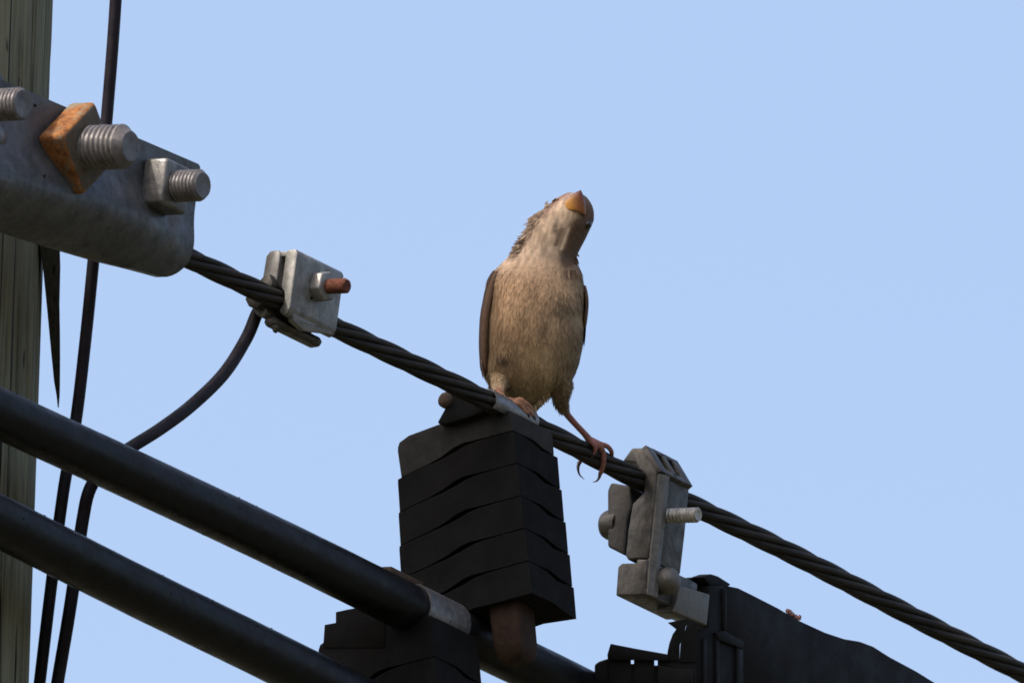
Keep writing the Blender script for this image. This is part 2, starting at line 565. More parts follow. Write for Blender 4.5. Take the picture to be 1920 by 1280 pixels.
# ------------------------------------------------------------------ thick covered conductors
C1 = [(-1200, 196), (-400, 583), (0, 775), (300, 914), (500, 1008), (650, 1081), (800, 1156), (1000, 1252), (1200, 1352), (1600, 1560), (4000, 2850)]
C2 = [(-1200, 398), (-400, 785), (0, 978), (250, 1104), (500, 1226), (600, 1276), (800, 1376), (1200, 1575), (1600, 1780), (4000, 3050)]
def c1y(x): return float(cat1([p[0] for p in C1], [p[1] for p in C1], x))
def c2y(x): return float(cat1([p[0] for p in C2], [p[1] for p in C2], x))
def c1d(x): return KD * (x - 800) - 250
def covered(fy, fd, rad, label):
    fr = Frame(400, fy(400), fd(400), c_, b_, v_)
    t = thing('covered_cable', fr, label, 'cable', 'thick covered cables below the strand')
    inv = fr.M.inverted()
    xs = np.arange(-1200, 4000, 25.0)
    P = [inv @ W(x, fy(x), fd(x)) for x in xs]
    bm = bmesh.new()
    rr = [rad * S * (1 + 0.008 * mnoise.noise(Vector((x * .02, rad, 0)))) for x in xs]
    tube(bm, P, rr, 40)
    for _ in range(150):
        i_ = random.randrange(35, 130)
        a_, u_, w_ = perp(P[i_ + 1] - P[i_])
        q_ = random.uniform(0, 2 * math.pi)
        c_0 = P[i_].lerp(P[i_ + 1], random.random()) + (u_ * math.cos(q_) + w_ * math.sin(q_)) * rad * S
        r_ = random.uniform(.8, 2.2) * S
        bmesh.ops.create_icosphere(bm, subdivisions=1, radius=r_, matrix=Matrix.Translation(c_0))
    finish(bm, 'jacket', M_COVERED, t, smooth=60)
covered(c1y, c1d, 45.5, 'thick smooth black cable running into the strap on the lower block')
covered(c2y, lambda x: c1d(x) - 30, 47.0, 'lowest thick black cable, crossing the bottom left corner')

# ------------------------------------------------------------------ thin vertical wires
def wire(name, pts, rad, label, cat):
    fr = Frame(pts[len(pts) // 2][0], pts[len(pts) // 2][1], pts[len(pts) // 2][2], (1, 0, 0), (0, 0, 1), (0, 1, 0))
    t = thing(name, fr, label, cat)
    inv = fr.M.inverted()
    P = [inv @ W(*p) for p in catmull(pts, 14)]
    bm = bmesh.new()
    tube(bm, P, rad * S, 16)
    finish(bm, 'jacket', M_WIRE, t, smooth=60)
wire('down_wire', [(238, -420, -930), (226, -200, -930), (217, 0, -930), (202, 200, -930), (176, 480, -930), (160, 640, -930), (142, 790, -930), (119, 920, -930), (97, 1090, -930), (73, 1290, -930), (40, 1560, -930), (0, 1900, -930)],
     11.2, 'thin dark wire running straight down beside the pole, behind the bolted plate', 'wire')
wire('bonding_wire', [(530, 570, -610), (505, 563, -622), (484, 584, -640), (462, 634, -665), (420, 700, -730), (360, 759, -800), (300, 804, -870), (240, 842, -925), (196, 876, -945), (168, 918, -950), (155, 975, -950), (143, 1060, -950), (128, 1160, -950), (106, 1290, -950), (62, 1560, -950), (10, 1900, -950)],
     12.0, 'thin dark wire curving down from the small zinc clamp behind the thick cables', 'wire')

# ------------------------------------------------------------------ bolted plate at the pole
def build_plate():
    xa = 200
    fr = Frame(xa, 404, md(xa), c_, b_, v_)
    t = thing('bolted_clamp', fr, 'grey galvanised clamp plate with three big bolts, in front of the pole', 'clamp')
    k = fr.scale
    tr = fr.on(1, -30, 365, 304)
    br = fr.on(1, -30, 352, 528)
    tl = fr.on(1, -30, 105, 193)
    bl = fr.on(1, -30, 113, 455)
    a1 = (tr[0] + br[0]) / 2 + 2
    def ztop(a): return tl[2] + (tr[2] - tl[2]) * (a - tl[0]) / (tr[0] - tl[0])
    z0 = bl[2] - 6
    def zbot(a): return bl[2] + (br[2] - bl[2]) * min(1.0, (a - bl[0]) / (br[0] - bl[0]))
    def bf(z, a, flat=False):
        # flat upper face, a rounded bulge over the groove, then the lip curling back
        fade = 1 / (1 + math.exp((a - 60) / 60.0))
        y = -30.0
        pk = 8 + 34 * fade
        zp = 6 + 0.125 * min(0.0, a - 30)
        if z >= zp:
            y -= pk * math.exp(-((z - zp) / (40.0 + 22 * fade)) ** 2)
        else:
            y -= pk
            if not flat: y += ((zp - z) / (96.0 - 26 * fade)) ** 1.9 * (50 + 8 * fade)
        return y
    def shell(off, mirror, a0, nm):
        bm = bmesh.new()
        cols = list(np.linspace(a0, a1 - 48, 30)) + [a1 - 48 + 48 * math.sin(q) for q in np.linspace(0, math.pi / 2, 12)][1:]
        nzz = 34
        grid = []
        for a in cols:
            u = max(0, (a - (a1 - 46)) / 46.0)
            zl = max(zbot(a), -48 if mirror else -999) + 46 * (1 - math.sqrt(max(0, 1 - min(1, u) ** 2)))
            uu = max(0, (a - (a1 - 10)) / 10.0)
            zh = ztop(a) - 10 * (1 - math.sqrt(max(0, 1 - min(1, uu) ** 2)))
            col = []
            for i in range(nzz + 1):
                z = zl + (zh - zl) * i / nzz
                y = bf(z, a, mirror)
                col.append((a, y, z))
            grid.append(col)
        th_ = 17.0
        f = [[bm.verts.new((p[0], p[1] if not mirror else -p[1], p[2])) for p in col] for col in grid]
        bk = [[bm.verts.new((p[0], (p[1] + th_) if not mirror else -(p[1] + th_), p[2])) for p in col] for col in grid]
        A, B = len(cols), nzz + 1
        for i in range(A - 1):
            for j in range(B - 1):
                bm.faces.new((f[i][j], f[i + 1][j], f[i + 1][j + 1], f[i][j + 1]))
                bm.faces.new((bk[i][j], bk[i][j + 1], bk[i + 1][j + 1], bk[i + 1][j]))
            bm.faces.new((f[i][0], bk[i][0], bk[i + 1][0], f[i + 1][0]))
            bm.faces.new((f[i][B - 1], f[i + 1][B - 1], bk[i + 1][B - 1], bk[i][B - 1]))
        for j in range(B - 1):
            bm.faces.new((f[0][j], f[0][j + 1], bk[0][j + 1], bk[0][j]))
            bm.faces.new((f[A - 1][j], bk[A - 1][j], bk[A - 1][j + 1], f[A - 1][j + 1]))
        bmesh.ops.recalc_face_normals(bm, faces=bm.faces[:])
        es = [e for e in bm.edges if e.calc_face_angle(0) > math.radians(50)]
        bmesh.ops.bevel(bm, geom=es, offset=2.5, segments=2, affect='EDGES', clamp_overlap=True)
        return finish(bm, nm, M_PLATE, t, k, 40)
    shell(0, False, -620, 'front_plate')
    shell(0, True, -620, 'back_plate')
    # standoff block between the back plate and the pole
    p = fr.on(1, 60, 10, 330)
    finish(box(p[0] - 230, p[0] + 90, 72, 330, -60, 130, 6), 'backing_block', M_PLATE, t, k)
    N = Vector((0, -1, 0))
    # big rusty square nut standing on a corner
    def square_nut(cx, cy, half, thick, rot, mat, nm, label=None, off=7, sa=1.0):
        c = fr.on(1, -32 - thick, cx, cy)
        bm = bmesh.new()
        pts = [(c[0] + sa * half * math.cos(rot + q), -30, c[2] + half * math.sin(rot + q)) for q in [math.pi / 4 + i * math.pi / 2 for i in range(4)]]
        bm = prism(pts, (0, -thick - 2, 0), off, 3)
        o = finish(bm, nm, mat, t, k, 40, label=label)
        if mat is M_NUT:
            o.data.materials.append(M_NUTFACE)
            for p_ in o.data.polygons:
                if p_.normal.y < -0.95: p_.material_index = 1
        return c, o
    c, nut = square_nut(172, 279, 92, 58, math.radians(45 + 2), M_NUT, 'nut', 'big rust orange square nut standing on its corner', 10)
    bm = threaded((c[0], -84, c[2]), N, 100, 42.5, 11.5, 4.6, .36)
    finish(bm, 'bolt_end', M_BOLT, t, k, 32)
    c, nut = square_nut(332, 349, 64, 54, math.radians(0), M_ZINC, 'nut', 'grey square nut near the right end of the plate', 8, 0.93)
    bm = threaded((c[0], -78, c[2]), N, 68, 30.5, 8.5, 3.4, .2)
    finish(bm, 'bolt_end', M_BOLT, t, k, 32)
    c3 = fr.on(1, -30, -35, 199)
    c, nut = square_nut(-48, 214, 64, 54, math.radians(10), M_ZINC, 'nut', None, 8)
    e = fr.on(1, -32 - 110, 52, 199)
    bm = threaded((e[0], -50, e[2]), N, 92, 31, 8.5, 3.4, .12)
    finish(bm, 'bolt_end', M_BOLT, t, k, 32)
    # round rivet heads and the cast letter on the plate face
    p = fr.on(1, -34, 2, 262)
    finish(lathe((p[0], -28, p[2]), N, [(0, 26), (8, 25), (14, 18), (17, 8), (18, 0)], 24), 'rivet', M_ZINC, t, k, 50)
    p = fr.on(1, -31, 55, 283)
    bm = bmesh.new()
    P = [(p[0] + 13 * math.cos(q), -31.5, p[2] + 14 * math.sin(q)) for q in np.linspace(0.9, 2 * math.pi - .6, 22)]
    tube(bm, P, 1.9, 8)
    finish(bm, 'cast_letter', M_PLATE, t, k, 60)
    for (hx, hy) in ((72, 200), (60, 333)):
        p = fr.on(1, -33, hx, hy)
        yy = bf(p[2], p[0]) - 1.0
        finish(lathe((p[0], yy, p[2]), N, [(0, 3.2), (.8, 3.0), (.9, 0)], 12), 'dimple', M_BLOCK, t, k, 50)
    # hooked ear above the left bolt
    pts = [fr.on(1, -20, x, y) for x, y in ((-60, 110), (8, 140), (24, 178), (20, 196), (-60, 190))]
    finish(prism(pts, (0, 22, 0), 4), 'ear', M_PLATE, t, k)
build_plate()

# ------------------------------------------------------------------ small zinc clamp on the strand
def build_small_clamp():
    fr = Frame(575, my(575), md(575), c_, b_, v_)
    t = thing('zinc_clamp', fr, 'small pale zinc clamp with rust red bolt, gripping the strand left of the bird', 'clamp')
    k = fr.scale
    bf = -36
    tl = fr.on(1, bf, 557, 465); tr = fr.on(1, bf, 641, 508); br = fr.on(1, bf, 635, 630); bl = fr.on(1, bf, 545, 590)
    a0 = (tl[0] + bl[0]) / 2; a1 = (tr[0] + br[0]) / 2
    zt = (tl[2] + tr[2]) / 2
    zb = br[2]
    # front jaw: profile across the wire, swept along it
    prof = [(-36, zt - 8), (-31, zt), (-14, zt), (-9, zt - 6), (-9, 22), (-18, 12), (-20, -2), (-17, -14), (-11, -24), (-22, -34), (-31, -30), (-36, -18)]
    prof2 = [(b, z) for b, z in prof]
    bm = prism([(a0, b, z) for b, z in prof2], (a1 - a0, 0, 0), 3, 2)
    finish(bm, 'front_jaw', M_CLAMP, t, k, 30)
    # lower apron of the front jaw
    pts = [(a0 + 18, -33, -20), (a1 - 1, -33, -20), (a1 - 1, -33, zb + 8), (a1 - 12, -33, zb - 2), (a0 + 60, -33, -46), (a0 + 22, -33, -38)]
    finish(prism(pts, (0, 13, 0), 3), 'apron', M_CLAMP, t, k, 30)
    # rear jaw and its hooked foot
    prof = [(2, zt - 8), (8, zt - 1), (26, zt - 2), (34, zt - 12), (36, 20), (48, 8), (50, -12), (40, -30), (22, -38), (14, -26), (20, -10), (19, 8), (8, 22), (2, 26)]
    finish(prism([(a0 - 2, b, z) for b, z in prof], (a1 - a0 - 4, 0, 0), 3), 'rear_jaw', M_CLAMP, t, k, 30)
    p0 = fr.on(1, 6, 505, 606); p1 = fr.on(1, 6, 597, 640)
    prof = [(-4, -32), (20, -36), (22, -46), (14, -54), (-6, -52), (-12, -42)]
    finish(prism([(a0 + 2, b, z) for b, z in prof], (150, 0, 0), 4), 'foot', M_CAST, t, k, 30)
    pts = [fr.on(0, a0 + 4, x, y) for x, y in ((503, 597), (524, 612), (513, 623))]
    finish(prism(pts, (10, 0, 0), 1), 'spike', M_CAST, t, k, 30)
    # round-ended wire saddle on the far left
    pts = [fr.on(0, a0 - 20, x, y) for x, y in ((459, 560), (470, 545), (492, 520), (505, 512), (512, 530), (500, 560), (482, 578), (466, 574))]
    finish(prism(pts, (26, 0, 0), 3), 'saddle', M_CAST, t, k, 30)
    # top bridge joining the jaws
    finish(box(a0 + 1, a1 - 4, -12, 8, zt - 13, zt - 3, 2), 'bridge', M_CLAMP, t, k, 30)
    N = Vector((0, -1, 0))
    c = fr.on(1, -60, 616, 537)
    hexa = [(c[0] + 31 * math.cos(q), -35, c[2] + 31 * math.sin(q)) for q in [math.radians(20) + i * math.pi / 3 for i in range(6)]]
    finish(prism(hexa, (0, -25, 0), 4, 3), 'nut', M_CLAMP, t, k, 35)
    finish(threaded((c[0], -56, c[2]), N, 48, 14.5, 6, 1.4, .2), 'bolt_end', M_RUSTBOLT, t, k, 50, label='rust red bolt end')
    finish(lathe((c[0], 36, c[2]), -N, [(0, 27), (9, 26), (15, 17), (17, 0)], 24), 'bolt_head', M_CLAMP, t, k, 50)
    p = fr.on(1, bf - 1, 585, 559)
    finish(lathe((p[0], bf - .5, p[2]), N, [(0, 3), (.7, 2.8), (.8, 0)], 12), 'dimple', M_BLOCK, t, k, 50)
build_small_clamp()

# ------------------------------------------------------------------ stacked spacer blocks
def build_spacer(ax, ay, ad, lip, ntier, label, wa, wb, capmat):
    fr = Frame(ax, ay, ad, c_, bb_, vb_)
    t = thing('spacer_block', fr, label, 'spacer block', 'black ribbed spacer blocks')
    k = fr.scale
    # plan outline with slightly cranked faces, as (a, b), walked round
    def outline(inset, i=0):
        a0, a1, b0, b1 = 0 + inset, wa + (7 + 0.5 * i if i else 0) - inset, 0 + inset, wb + 6.5 * i - inset
        P = [(a0, b0)]
        for f in (.2, .4, .5, .62, .75, .88): P.append((a0 + (a1 - a0) * f, b0 + (0 if f < .45 else 4 * (f - .45))))
        P += [(a1, b0 + 3)]
        for f in (.25, .5, .75): P.append((a1, b0 + (b1 - b0) * f))
        P += [(a1 - 14, b1), (a0 + 14, b1), (a0 + 3, b1 - 8)]
        for f in (.88, .75, .62, .5, .42, .34, .22, .1): P.append((a0 + (3 * (f - .45) if f > .45 else 0), b0 + (b1 - b0) * f))
        return P
    def crease(a, b):
        # how deep the gap under the tier above is at this place on the outline
        e = 0
        if a < 20: e = math.exp(-((b - wb * .50) / 34.0) ** 2)
        if b < 20: e = max(e, math.exp(-((a - wa * .58) / 26.0) ** 2))
        return e
    def ledge(a, b):
        # ledges run straight from the front corner, then step down
        z = 0
        if b > 12:
            z += 10 * min(1.0, b / 120.0)
            if b > 120: z -= (min(b, 175) - 120) * .26 + max(0, b - 175) * .08
        if b < 12 and a > wa * .45: z -= (min(a, wa * .7) - wa * .45) * .22
        return z
    step = 66.5
    for i in range(ntier):
        bm = bmesh.new()
        zt = -step * (i - 1)
        zb = -step * i
        if i == 0: zt = lip / 0.912
        Pb = outline(0)
        flare = 0.3 * i
        rings = []
        def ring(inset, zf, gi=0.0):
            r = []
            for (a, b), (ar, br) in zip(outline(inset, i + gi), Pb):
                e = crease(ar, br)
                r.append(bm.verts.new((a, b, zf(ar, br, e))))
            return r
        if i == 0:
            def top(a, b): 
                # the top slopes off toward the far left end
                return zt + 25 * min(1.0, b / 140.0) - max(0, b - wb + 25) * .35
            rings.append(ring(16, lambda a, b, e: top(a, b) + 2))
            rings.append(ring(3, lambda a, b, e: top(a, b) - 4))
            rings.append(ring(0, lambda a, b, e: top(a, b) - 14))
        else:
            rings.append(ring(14, lambda a, b, e: zt + ledge(a, b) - .8))
            rings.append(ring(1.2, lambda a, b, e: zt + ledge(a, b) - 1.2 - 7 * e))
            rings.append(ring(-.6 - flare * .5, lambda a, b, e: zt + ledge(a, b) - 2.6 - 8 * e))
        rings.append(ring(-flare * .5 + 1, lambda a, b, e: zb + ledge(a, b) + 1.4 + 3 * e, .9 if i else 0))
        rings.append(ring(-flare * .5 + .9, lambda a, b, e: zb + ledge(a, b) + .5 + 2.4 * e, .9 if i else 0))
        rings.append(ring(18, lambda a, b, e: zb + ledge(a, b) + 2))
        for p, q in zip(rings, rings[1:]):
            n = len(p)
            for j in range(n):
                bm.faces.new((p[j], p[(j + 1) % n], q[(j + 1) % n], q[j]))
        bm.faces.new(rings[0]); bm.faces.new(rings[-1][::-1])
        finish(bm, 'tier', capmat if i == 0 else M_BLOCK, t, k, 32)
    zend = -step * (ntier - 1)
    # tapered brown plug under the stack
    bm = bmesh.new()
    cx, cy = 48, 78
    rings = []
    for z, h in ((zend + 30, 33), (zend - 20, 33), (zend - 72, 32), (zend - 96, 28), (zend - 104, 20)):
        rings.append([bm.verts.new((cx + h * math.copysign(abs(math.cos(q)) ** .28, math.cos(q)), cy + h * math.copysign(abs(math.sin(q)) ** .28, math.sin(q)), z)) for q in [2 * math.pi * i / 28 for i in range(28)]])
    for p, q in zip(rings, rings[1:]):
        for j in range(28): bm.faces.new((p[j], p[(j + 1) % 28], q[(j + 1) % 28], q[j]))
    bm.faces.new(rings[0]); bm.faces.new(rings[-1][::-1])
    finish(bm, 'plug', M_PLUG, t, k, 40, label='brown plug under the ribbed stack')
    return t, fr

def strap(t, fr, pts, rad, thick, q0, q1, name='strap', mat=None):
    """curved metal band wrapped over a cable; pts run along the cable in local px"""
    bm = bmesh.new()
    N1 = Vector(fr.M.to_3x3().inverted() @ CV(v_)); N2 = Vector(fr.M.to_3x3().inverted() @ CV(n_))
    nq = 20
    G = []
    for p in pts:
        G.append([[bm.verts.new(Vector(p) + (N1 * math.cos(q) + N2 * math.sin(q)) * r) for q in np.linspace(q0, q1, nq)] for r in (rad, rad + thick)])
    for a, b in zip(G, G[1:]):
        for j in range(nq - 1):
            bm.faces.new((a[1][j], b[1][j], b[1][j + 1], a[1][j + 1]))
            bm.faces.new((a[0][j], a[0][j + 1], b[0][j + 1], b[0][j]))
        for j in (0, nq - 1):
            bm.faces.new((a[0][j], b[0][j], b[1][j], a[1][j]))
    for a in (G[0], G[-1]):
        for j in range(nq - 1):
            bm.faces.new((a[0][j], a[1][j], a[1][j + 1], a[0][j + 1]))
    return finish(bm, name, mat or M_STRAP, t, fr.scale, 40)

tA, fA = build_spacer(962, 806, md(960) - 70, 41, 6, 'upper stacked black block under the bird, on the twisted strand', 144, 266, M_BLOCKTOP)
strap(tA, fA, [fA.loc_of(x, my(x), md(x)) for x in (913, 930, 950, 970, 992)], 20.5, 2.6, -1.6, 2.3)
pts = [fA.on(0, -20, x, y) for x, y in ((824, 737), (850, 728), (920, 765), (880, 782), (836, 795), (818, 793), (833, 766))]
finish(prism(pts, (46, 0, 0), 4), 'clip', M_BLOCK, tA, fA.scale, 35)
p = fA.on(0, -24, 834, 750)
finish(lathe((p[0] + 6, p[1], p[2]), (-1, 0, 0), [(0, 15), (8, 14.5), (13, 10), (15, 4), (15.5, 0)], 24), 'bolt_head', M_TAB, tA, fA.scale, 50)

tB, fB = build_spacer(814, 1229, c1d(800) - 128, 82, 4, 'lower stacked black block at the bottom edge, holding the thick cable', 165, 262, M_BLOCK)
strap(tB, fB, [fB.loc_of(x, c1y(x), c1d(x)) for x in (768, 785, 805, 825, 842)], 46.5, 3.5, -1.4, 2.0)
def cable_box(fr, f_y, f_d, x0, x1, n0, n1, z0, z1):
    """box lying on the cable between x0 and x1, in wire axes"""
    inv3 = fr.M.inverted()
    out = []
    for x in (x0, x1):
        c = W(x, f_y(x), f_d(x))
        for nn, zz in ((n0, z0), (n1, z0), (n1, z1), (n0, z1)):
            q = inv3 @ (c + (CV(n_) * nn + CV(v_) * zz) * S)
            out.append(Vector(q) / fr.scale)
    return out
pts = [fB.on(0, -.8, x, y) for x, y in ((628, 1168), (628, 1148), (650, 1143), (722, 1130), (722, 1215), (604, 1215), (607, 1172))]
finish(prism(pts, (70, 0, 0), 1.5), 'step', M_BLOCK, tB, fB.scale, 35)
o8 = cable_box(fB, c1y, c1d, 722, 782, -34, 6, 40, 58)
finish(prism(o8[:4], o8[4] - o8[0], 3), 'tab', M_TAB, tB, fB.scale, 35)

# ------------------------------------------------------------------ hook-shaped hanger clamp right of the bird
def build_hanger():
    def Z(x, y): return (1050 + x / 3.2, 800 + y / 3.2)
    fr = Frame(1205, my(1205), md(1205), c_, b_, v_)
    t = thing('hanger_clamp', fr, 'dark cast hanger clamp hooked over the strand right of the bird\'s foot', 'clamp')
    k = fr.scale
    aL = -18
    prof = [(372, 205), (430, 125), (490, 125), (580, 275), (552, 560), (525, 790), (508, 1000), (440, 1005), (332, 1010), (345, 835), (368, 815), (456, 812), (458, 788), (405, 797), (390, 770), (405, 620), (432, 460), (500, 392), (503, 310), (448, 215)]
    P = [fr.on(0, aL, *Z(x, y)) for x, y in prof]
    body_w = 112
    # split at the notch: the hook with its shank, and the lower jaw below
    hook = P[0:6] + P[12:]
    finish(prism(hook, (body_w, 0, 0), 4, 3), 'hook', M_CAST, t, k, 30)
    jaw = [P[5], P[6], P[7], P[8], P[9], P[10], P[11], P[12]]
    finish(prism(jaw, (body_w + 60, 0, 0), 4, 3), 'lower_jaw', M_CAST, t, k, 30)
    # pale ridge down the near corner of the shank
    ridge = [(575, 270), (640, 325), (610, 600), (575, 860), (560, 1000), (505, 1000), (528, 780), (550, 560)]
    R = [fr.on(0, aL - 1, *Z(x, y)) for x, y in ridge[:1]]
    q0 = [fr.on(0, aL, *Z(x, y)) for x, y in ((582, 276), (554, 560), (527, 790), (510, 996))]
    bm = bmesh.new()
    L = []
    for (a, b, z) in q0:
        L.append([bm.verts.new(v) for v in ((a + 3, b + 8, z), (a + 3, b - 3, z), (a + 14, b - 11, z), (a + 26, b - 11, z), (a + 30, b + 8, z))])
    for p, q in zip(L, L[1:]):
        for j in range(5): bm.faces.new((p[j], p[(j + 1) % 5], q[(j + 1) % 5], q[j]))
    bm.faces.new(L[0]); bm.faces.new(L[-1][::-1])
    bevel(bm, 1.5, 2)
    finish(bm, 'ridge', M_CASTPALE, t, k, 35)
    # two dark slots in the sloping shoulder, built as raised ribs around them
    s0, s1 = Vector(P[2]), Vector(P[3])
    dn = (s1 - s0).normalized()
    nn = Vector((1, 0, 0)).cross(dn).normalized()
    if nn.y > 0: nn = -nn
    ln_ = (s1 - s0).length
    def rib(xa, xb, ta, tb, nm):
        pts = [s0 + Vector((xa, 0, 0)) + dn * ta, s0 + Vector((xb, 0, 0)) + dn * ta, s0 + Vector((xb, 0, 0)) + dn * tb, s0 + Vector((xa, 0, 0)) + dn * tb]
        finish(prism([tuple(p - nn * 2) for p in pts], tuple(nn * 11), 1.2), nm, M_CAST, t, k, 35)
    rib(1, 27, 0, ln_ + 1, 'rib'); rib(50, 64, 2, ln_, 'rib'); rib(86, 111, 0, ln_ + 1, 'rib')
    rib(26, 87, -1, 10, 'crossbar'); rib(26, 87, ln_ - 12, ln_ + 2, 'crossbar')
    # keeper behind the strand
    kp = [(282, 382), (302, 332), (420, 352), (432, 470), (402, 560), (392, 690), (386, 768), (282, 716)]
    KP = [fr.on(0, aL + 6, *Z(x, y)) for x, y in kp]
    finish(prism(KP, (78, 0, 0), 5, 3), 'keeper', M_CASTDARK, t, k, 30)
    c = fr.on(0, aL + 30, *Z(285, 590))
    finish(lathe(c, (0, 1, 0), [(-30, 28), (-2, 28), (5, 24), (10, 15), (12, 0)], 28), 'bolt_head', M_CAST, t, k, 50)
    # threaded end of the cross bolt
    e = fr.loc_of(*Z(822, 524), md(1205) - 40)
    c0 = fr.on(1, fr.on(0, aL, *Z(575, 520))[1] - 4, *Z(672, 532))
    finish(threaded((c0[0], c0[1] + 8, c0[2]), (0, -1, 0), 68, 14.5, 8.2, 3.0, .15), 'bolt_end', M_BRIGHT, t, k, 50, label='bright threaded bolt end')
    # ball joint and the tongue that carries the cover
    yb = fr.on(0, aL, *Z(520, 930))[1]
    c = fr.on(1, yb - 10, *Z(640, 922))
    bm = bmesh.new()
    bmesh.ops.create_uvsphere(bm, u_segments=28, v_segments=18, radius=26.5)
    bmesh.ops.translate(bm, vec=c, verts=bm.verts[:])
    finish(bm, 'ball', M_CASTPALE, t, k, 180)
    tg = [(728, 952), (905, 1005), (885, 1196), (682, 1110)]
    TG = [fr.on(1, yb - 12, *Z(x, y)) for x, y in tg]
    finish(prism(TG, (0, 44, 0), 4, 3), 'tongue', M_CASTPALE, t, k, 35)
    tg = [(420, 1020), (560, 1000), (700, 1110), (880, 1195), (660, 1185)]
    return t, fr, yb
tH, fH, ybH = build_hanger()

# ------------------------------------------------------------------ black cover hung from the hanger clamp
def build_cover():
    def Z(x, y): return (1080 + x / 2.286, 1040 + y / 2.286)
    d0 = md(1340) - 60
    fr = Frame(1340, 1160, d0, c_, b_, v_)
    t = thing('cable_cover', fr, 'long black plastic cover hanging from the hanger clamp, bottom right', 'cover')
    k = fr.scale
    top = [(636, 128), (700, 142), (760, 172), (870, 229), (960, 283), (1080, 339), (1165, 368), (1232, 380), (1290, 402), (1360, 447), (1480, 512), (1560, 562), (1700, 650), (1900, 800)]
    bot = [(1900, 1250), (1300, 900), (980, 740), (715, 620), (715, 395), (640, 350)]
    P = [fr.on(1, -20, *Z(x, y)) for x, y in top + bot]
    finish(prism(P, (0, 62, 0), 3, 2), 'shell', M_COVER, t, k, 35)
    # rounded nose knuckles at the upper end
    for pl, off in (([(468, 128), (490, 97), (545, 93), (575, 100), (640, 128), (640, 170), (575, 150)], 34), ([(545, 92), (582, 80), (612, 90), (668, 126), (640, 145), (575, 130)], 10)):
        Q = [fr.on(1, off - 30, *Z(x, y)) for x, y in pl]
        finish(prism(Q, (0, 30, 0), 3), 'knuckle', M_COVER, t, k, 40)
    # left end face and vertical lip
    Q = [fr.on(1, -24, *Z(x, y)) for x, y in ((572, 130), (636, 130), (640, 352), (720, 395), (720, 620), (520, 620), (520, 320), (565, 310))]
    finish(prism(Q, (0, 40, 0), 3), 'end_plate', M_COVER, t, k, 35)
    Q = [fr.on(1, -30, *Z(x, y)) for x, y in ((634, 140), (648, 146), (648, 330), (634, 322))]
    finish(prism(Q, (0, 12, 0), 3), 'lip', M_COVER, t, k, 35)
    Q = [fr.on(1, -32, *Z(x, y)) for x, y in ((600, 330), (640, 322), (724, 372), (722, 404), (610, 362))]
    finish(prism(Q, (0, 14, 0), 3), 'ledge', M_COVER, t, k, 35)
    for x0, x1 in ((545, 560), (600, 616), (690, 708)):
        Q = [fr.on(1, -29, *Z(x, y)) for x, y in ((x0, 352), (x1, 360), (x1, 640), (x0, 640))]
        finish(prism(Q, (0, 10, 0), 2), 'leg', M_COVER, t, k, 35)
    return t, fr
tC, fC = build_cover()

def build_clip():
    def Z(x, y): return (1080 + x / 6.857, 1150 + y / 6.857)
    fr = Frame(1200, 1255, md(1200) - 160, (1, 0, 0), (0, 0, 1), (0, 1, 0))
    t = thing('cable_clip', fr, 'black plastic cable clip with two pinholes, below the hanger clamp at the bottom edge', 'clip')
    k = fr.scale
    def pl(pts, y0, dy, nm, off=2, mt=None):
        Q = [fr.on(1, y0, *Z(x, y)) for x, y in pts]
        return finish(prism(Q, (0, dy, 0), off), nm, mt or M_COVER, t, k, 35)
    # top bar
    pl([(445, 385), (540, 405), (800, 455), (1180, 522), (1185, 600), (410, 590), (402, 530)], -16, 50, 'top_bar')
    # the web below the bar, in pieces that leave the two pinholes open
    for i, (x0, x1) in enumerate(((420, 707), (745, 1008), (1050, 1540))):
        pl([(x0, 585), (x1, 585), (x1, 1000), (x0, 1000)], -6, 40, 'web', 1)
    for x0, x1, y0 in ((700, 750, 645), (1000, 1056, 665)):
        pl([(x0, y0), (x1, y0), (x1, 1000), (x0, 1000)], -2, 34, 'web', 1)
    pl([(240, 655), (300, 615), (380, 588), (440, 570), (440, 1000), (240, 1000)], -2, 40, 'shoulder', 4)
    # strut up to the clamp, split by a bright slit
    pl([(1175, 500), (1200, 380), (1245, 260), (1290, 200), (1180, 115), (1440, 60), (1375, 310), (1335, 400), (1330, 600), (1175, 600)], -10, 34, 'strut', 1)
    pl([(1380, 305), (1445, 60), (1560, 120), (1545, 620), (1330, 620), (1342, 402)], -10, 34, 'strut', 1)
    pl([(1055, 670), (1200, 690), (1500, 715), (1500, 1000), (1055, 1000)], -20, 12, 'front_pad', 2)
    return t
build_clip()

# little crumb stuck on the cover's top edge
def build_crumb():
    def Z(x, y): return (1080 + x / 2.286, 1040 + y / 2.286)
    q = Z(934, 270)
    fr = Frame(q[0], q[1], md(1340) - 60 + KD * (q[0] - 1340), (1, 0, 0), (0, 0, 1), (0, 1, 0))
    o = None
    bm = bmesh.new()
    for (x, z, r) in ((-9, 9, 6), (-4, 4, 5.5), (2, 1, 5), (8, -2, 5.5), (11, 1, 3.5), (4, -5, 4), (-12, 12, 4)):
        b2 = bmesh.new()
        bmesh.ops.create_icosphere(b2, subdivisions=2, radius=r)
        for v in b2.verts:
            v.co *= 1 + .25 * mnoise.noise(v.co * .3 + Vector((x, z, 0)))
            v.co += Vector((x, random.uniform(-3, 3), z + 2))
        me = bpy.data.meshes.new('t'); b2.to_mesh(me); b2.free(); bm.from_mesh(me); bpy.data.meshes.remove(me)
    o = finish(bm, 'crumb', M_DEBRIS, None, fr.scale, 60)
    o.matrix_world = fr.M
    o['label'] = 'small reddish crumb of debris stuck on the black cover\'s sloping top edge'
    o['category'] = 'debris'
build_crumb()

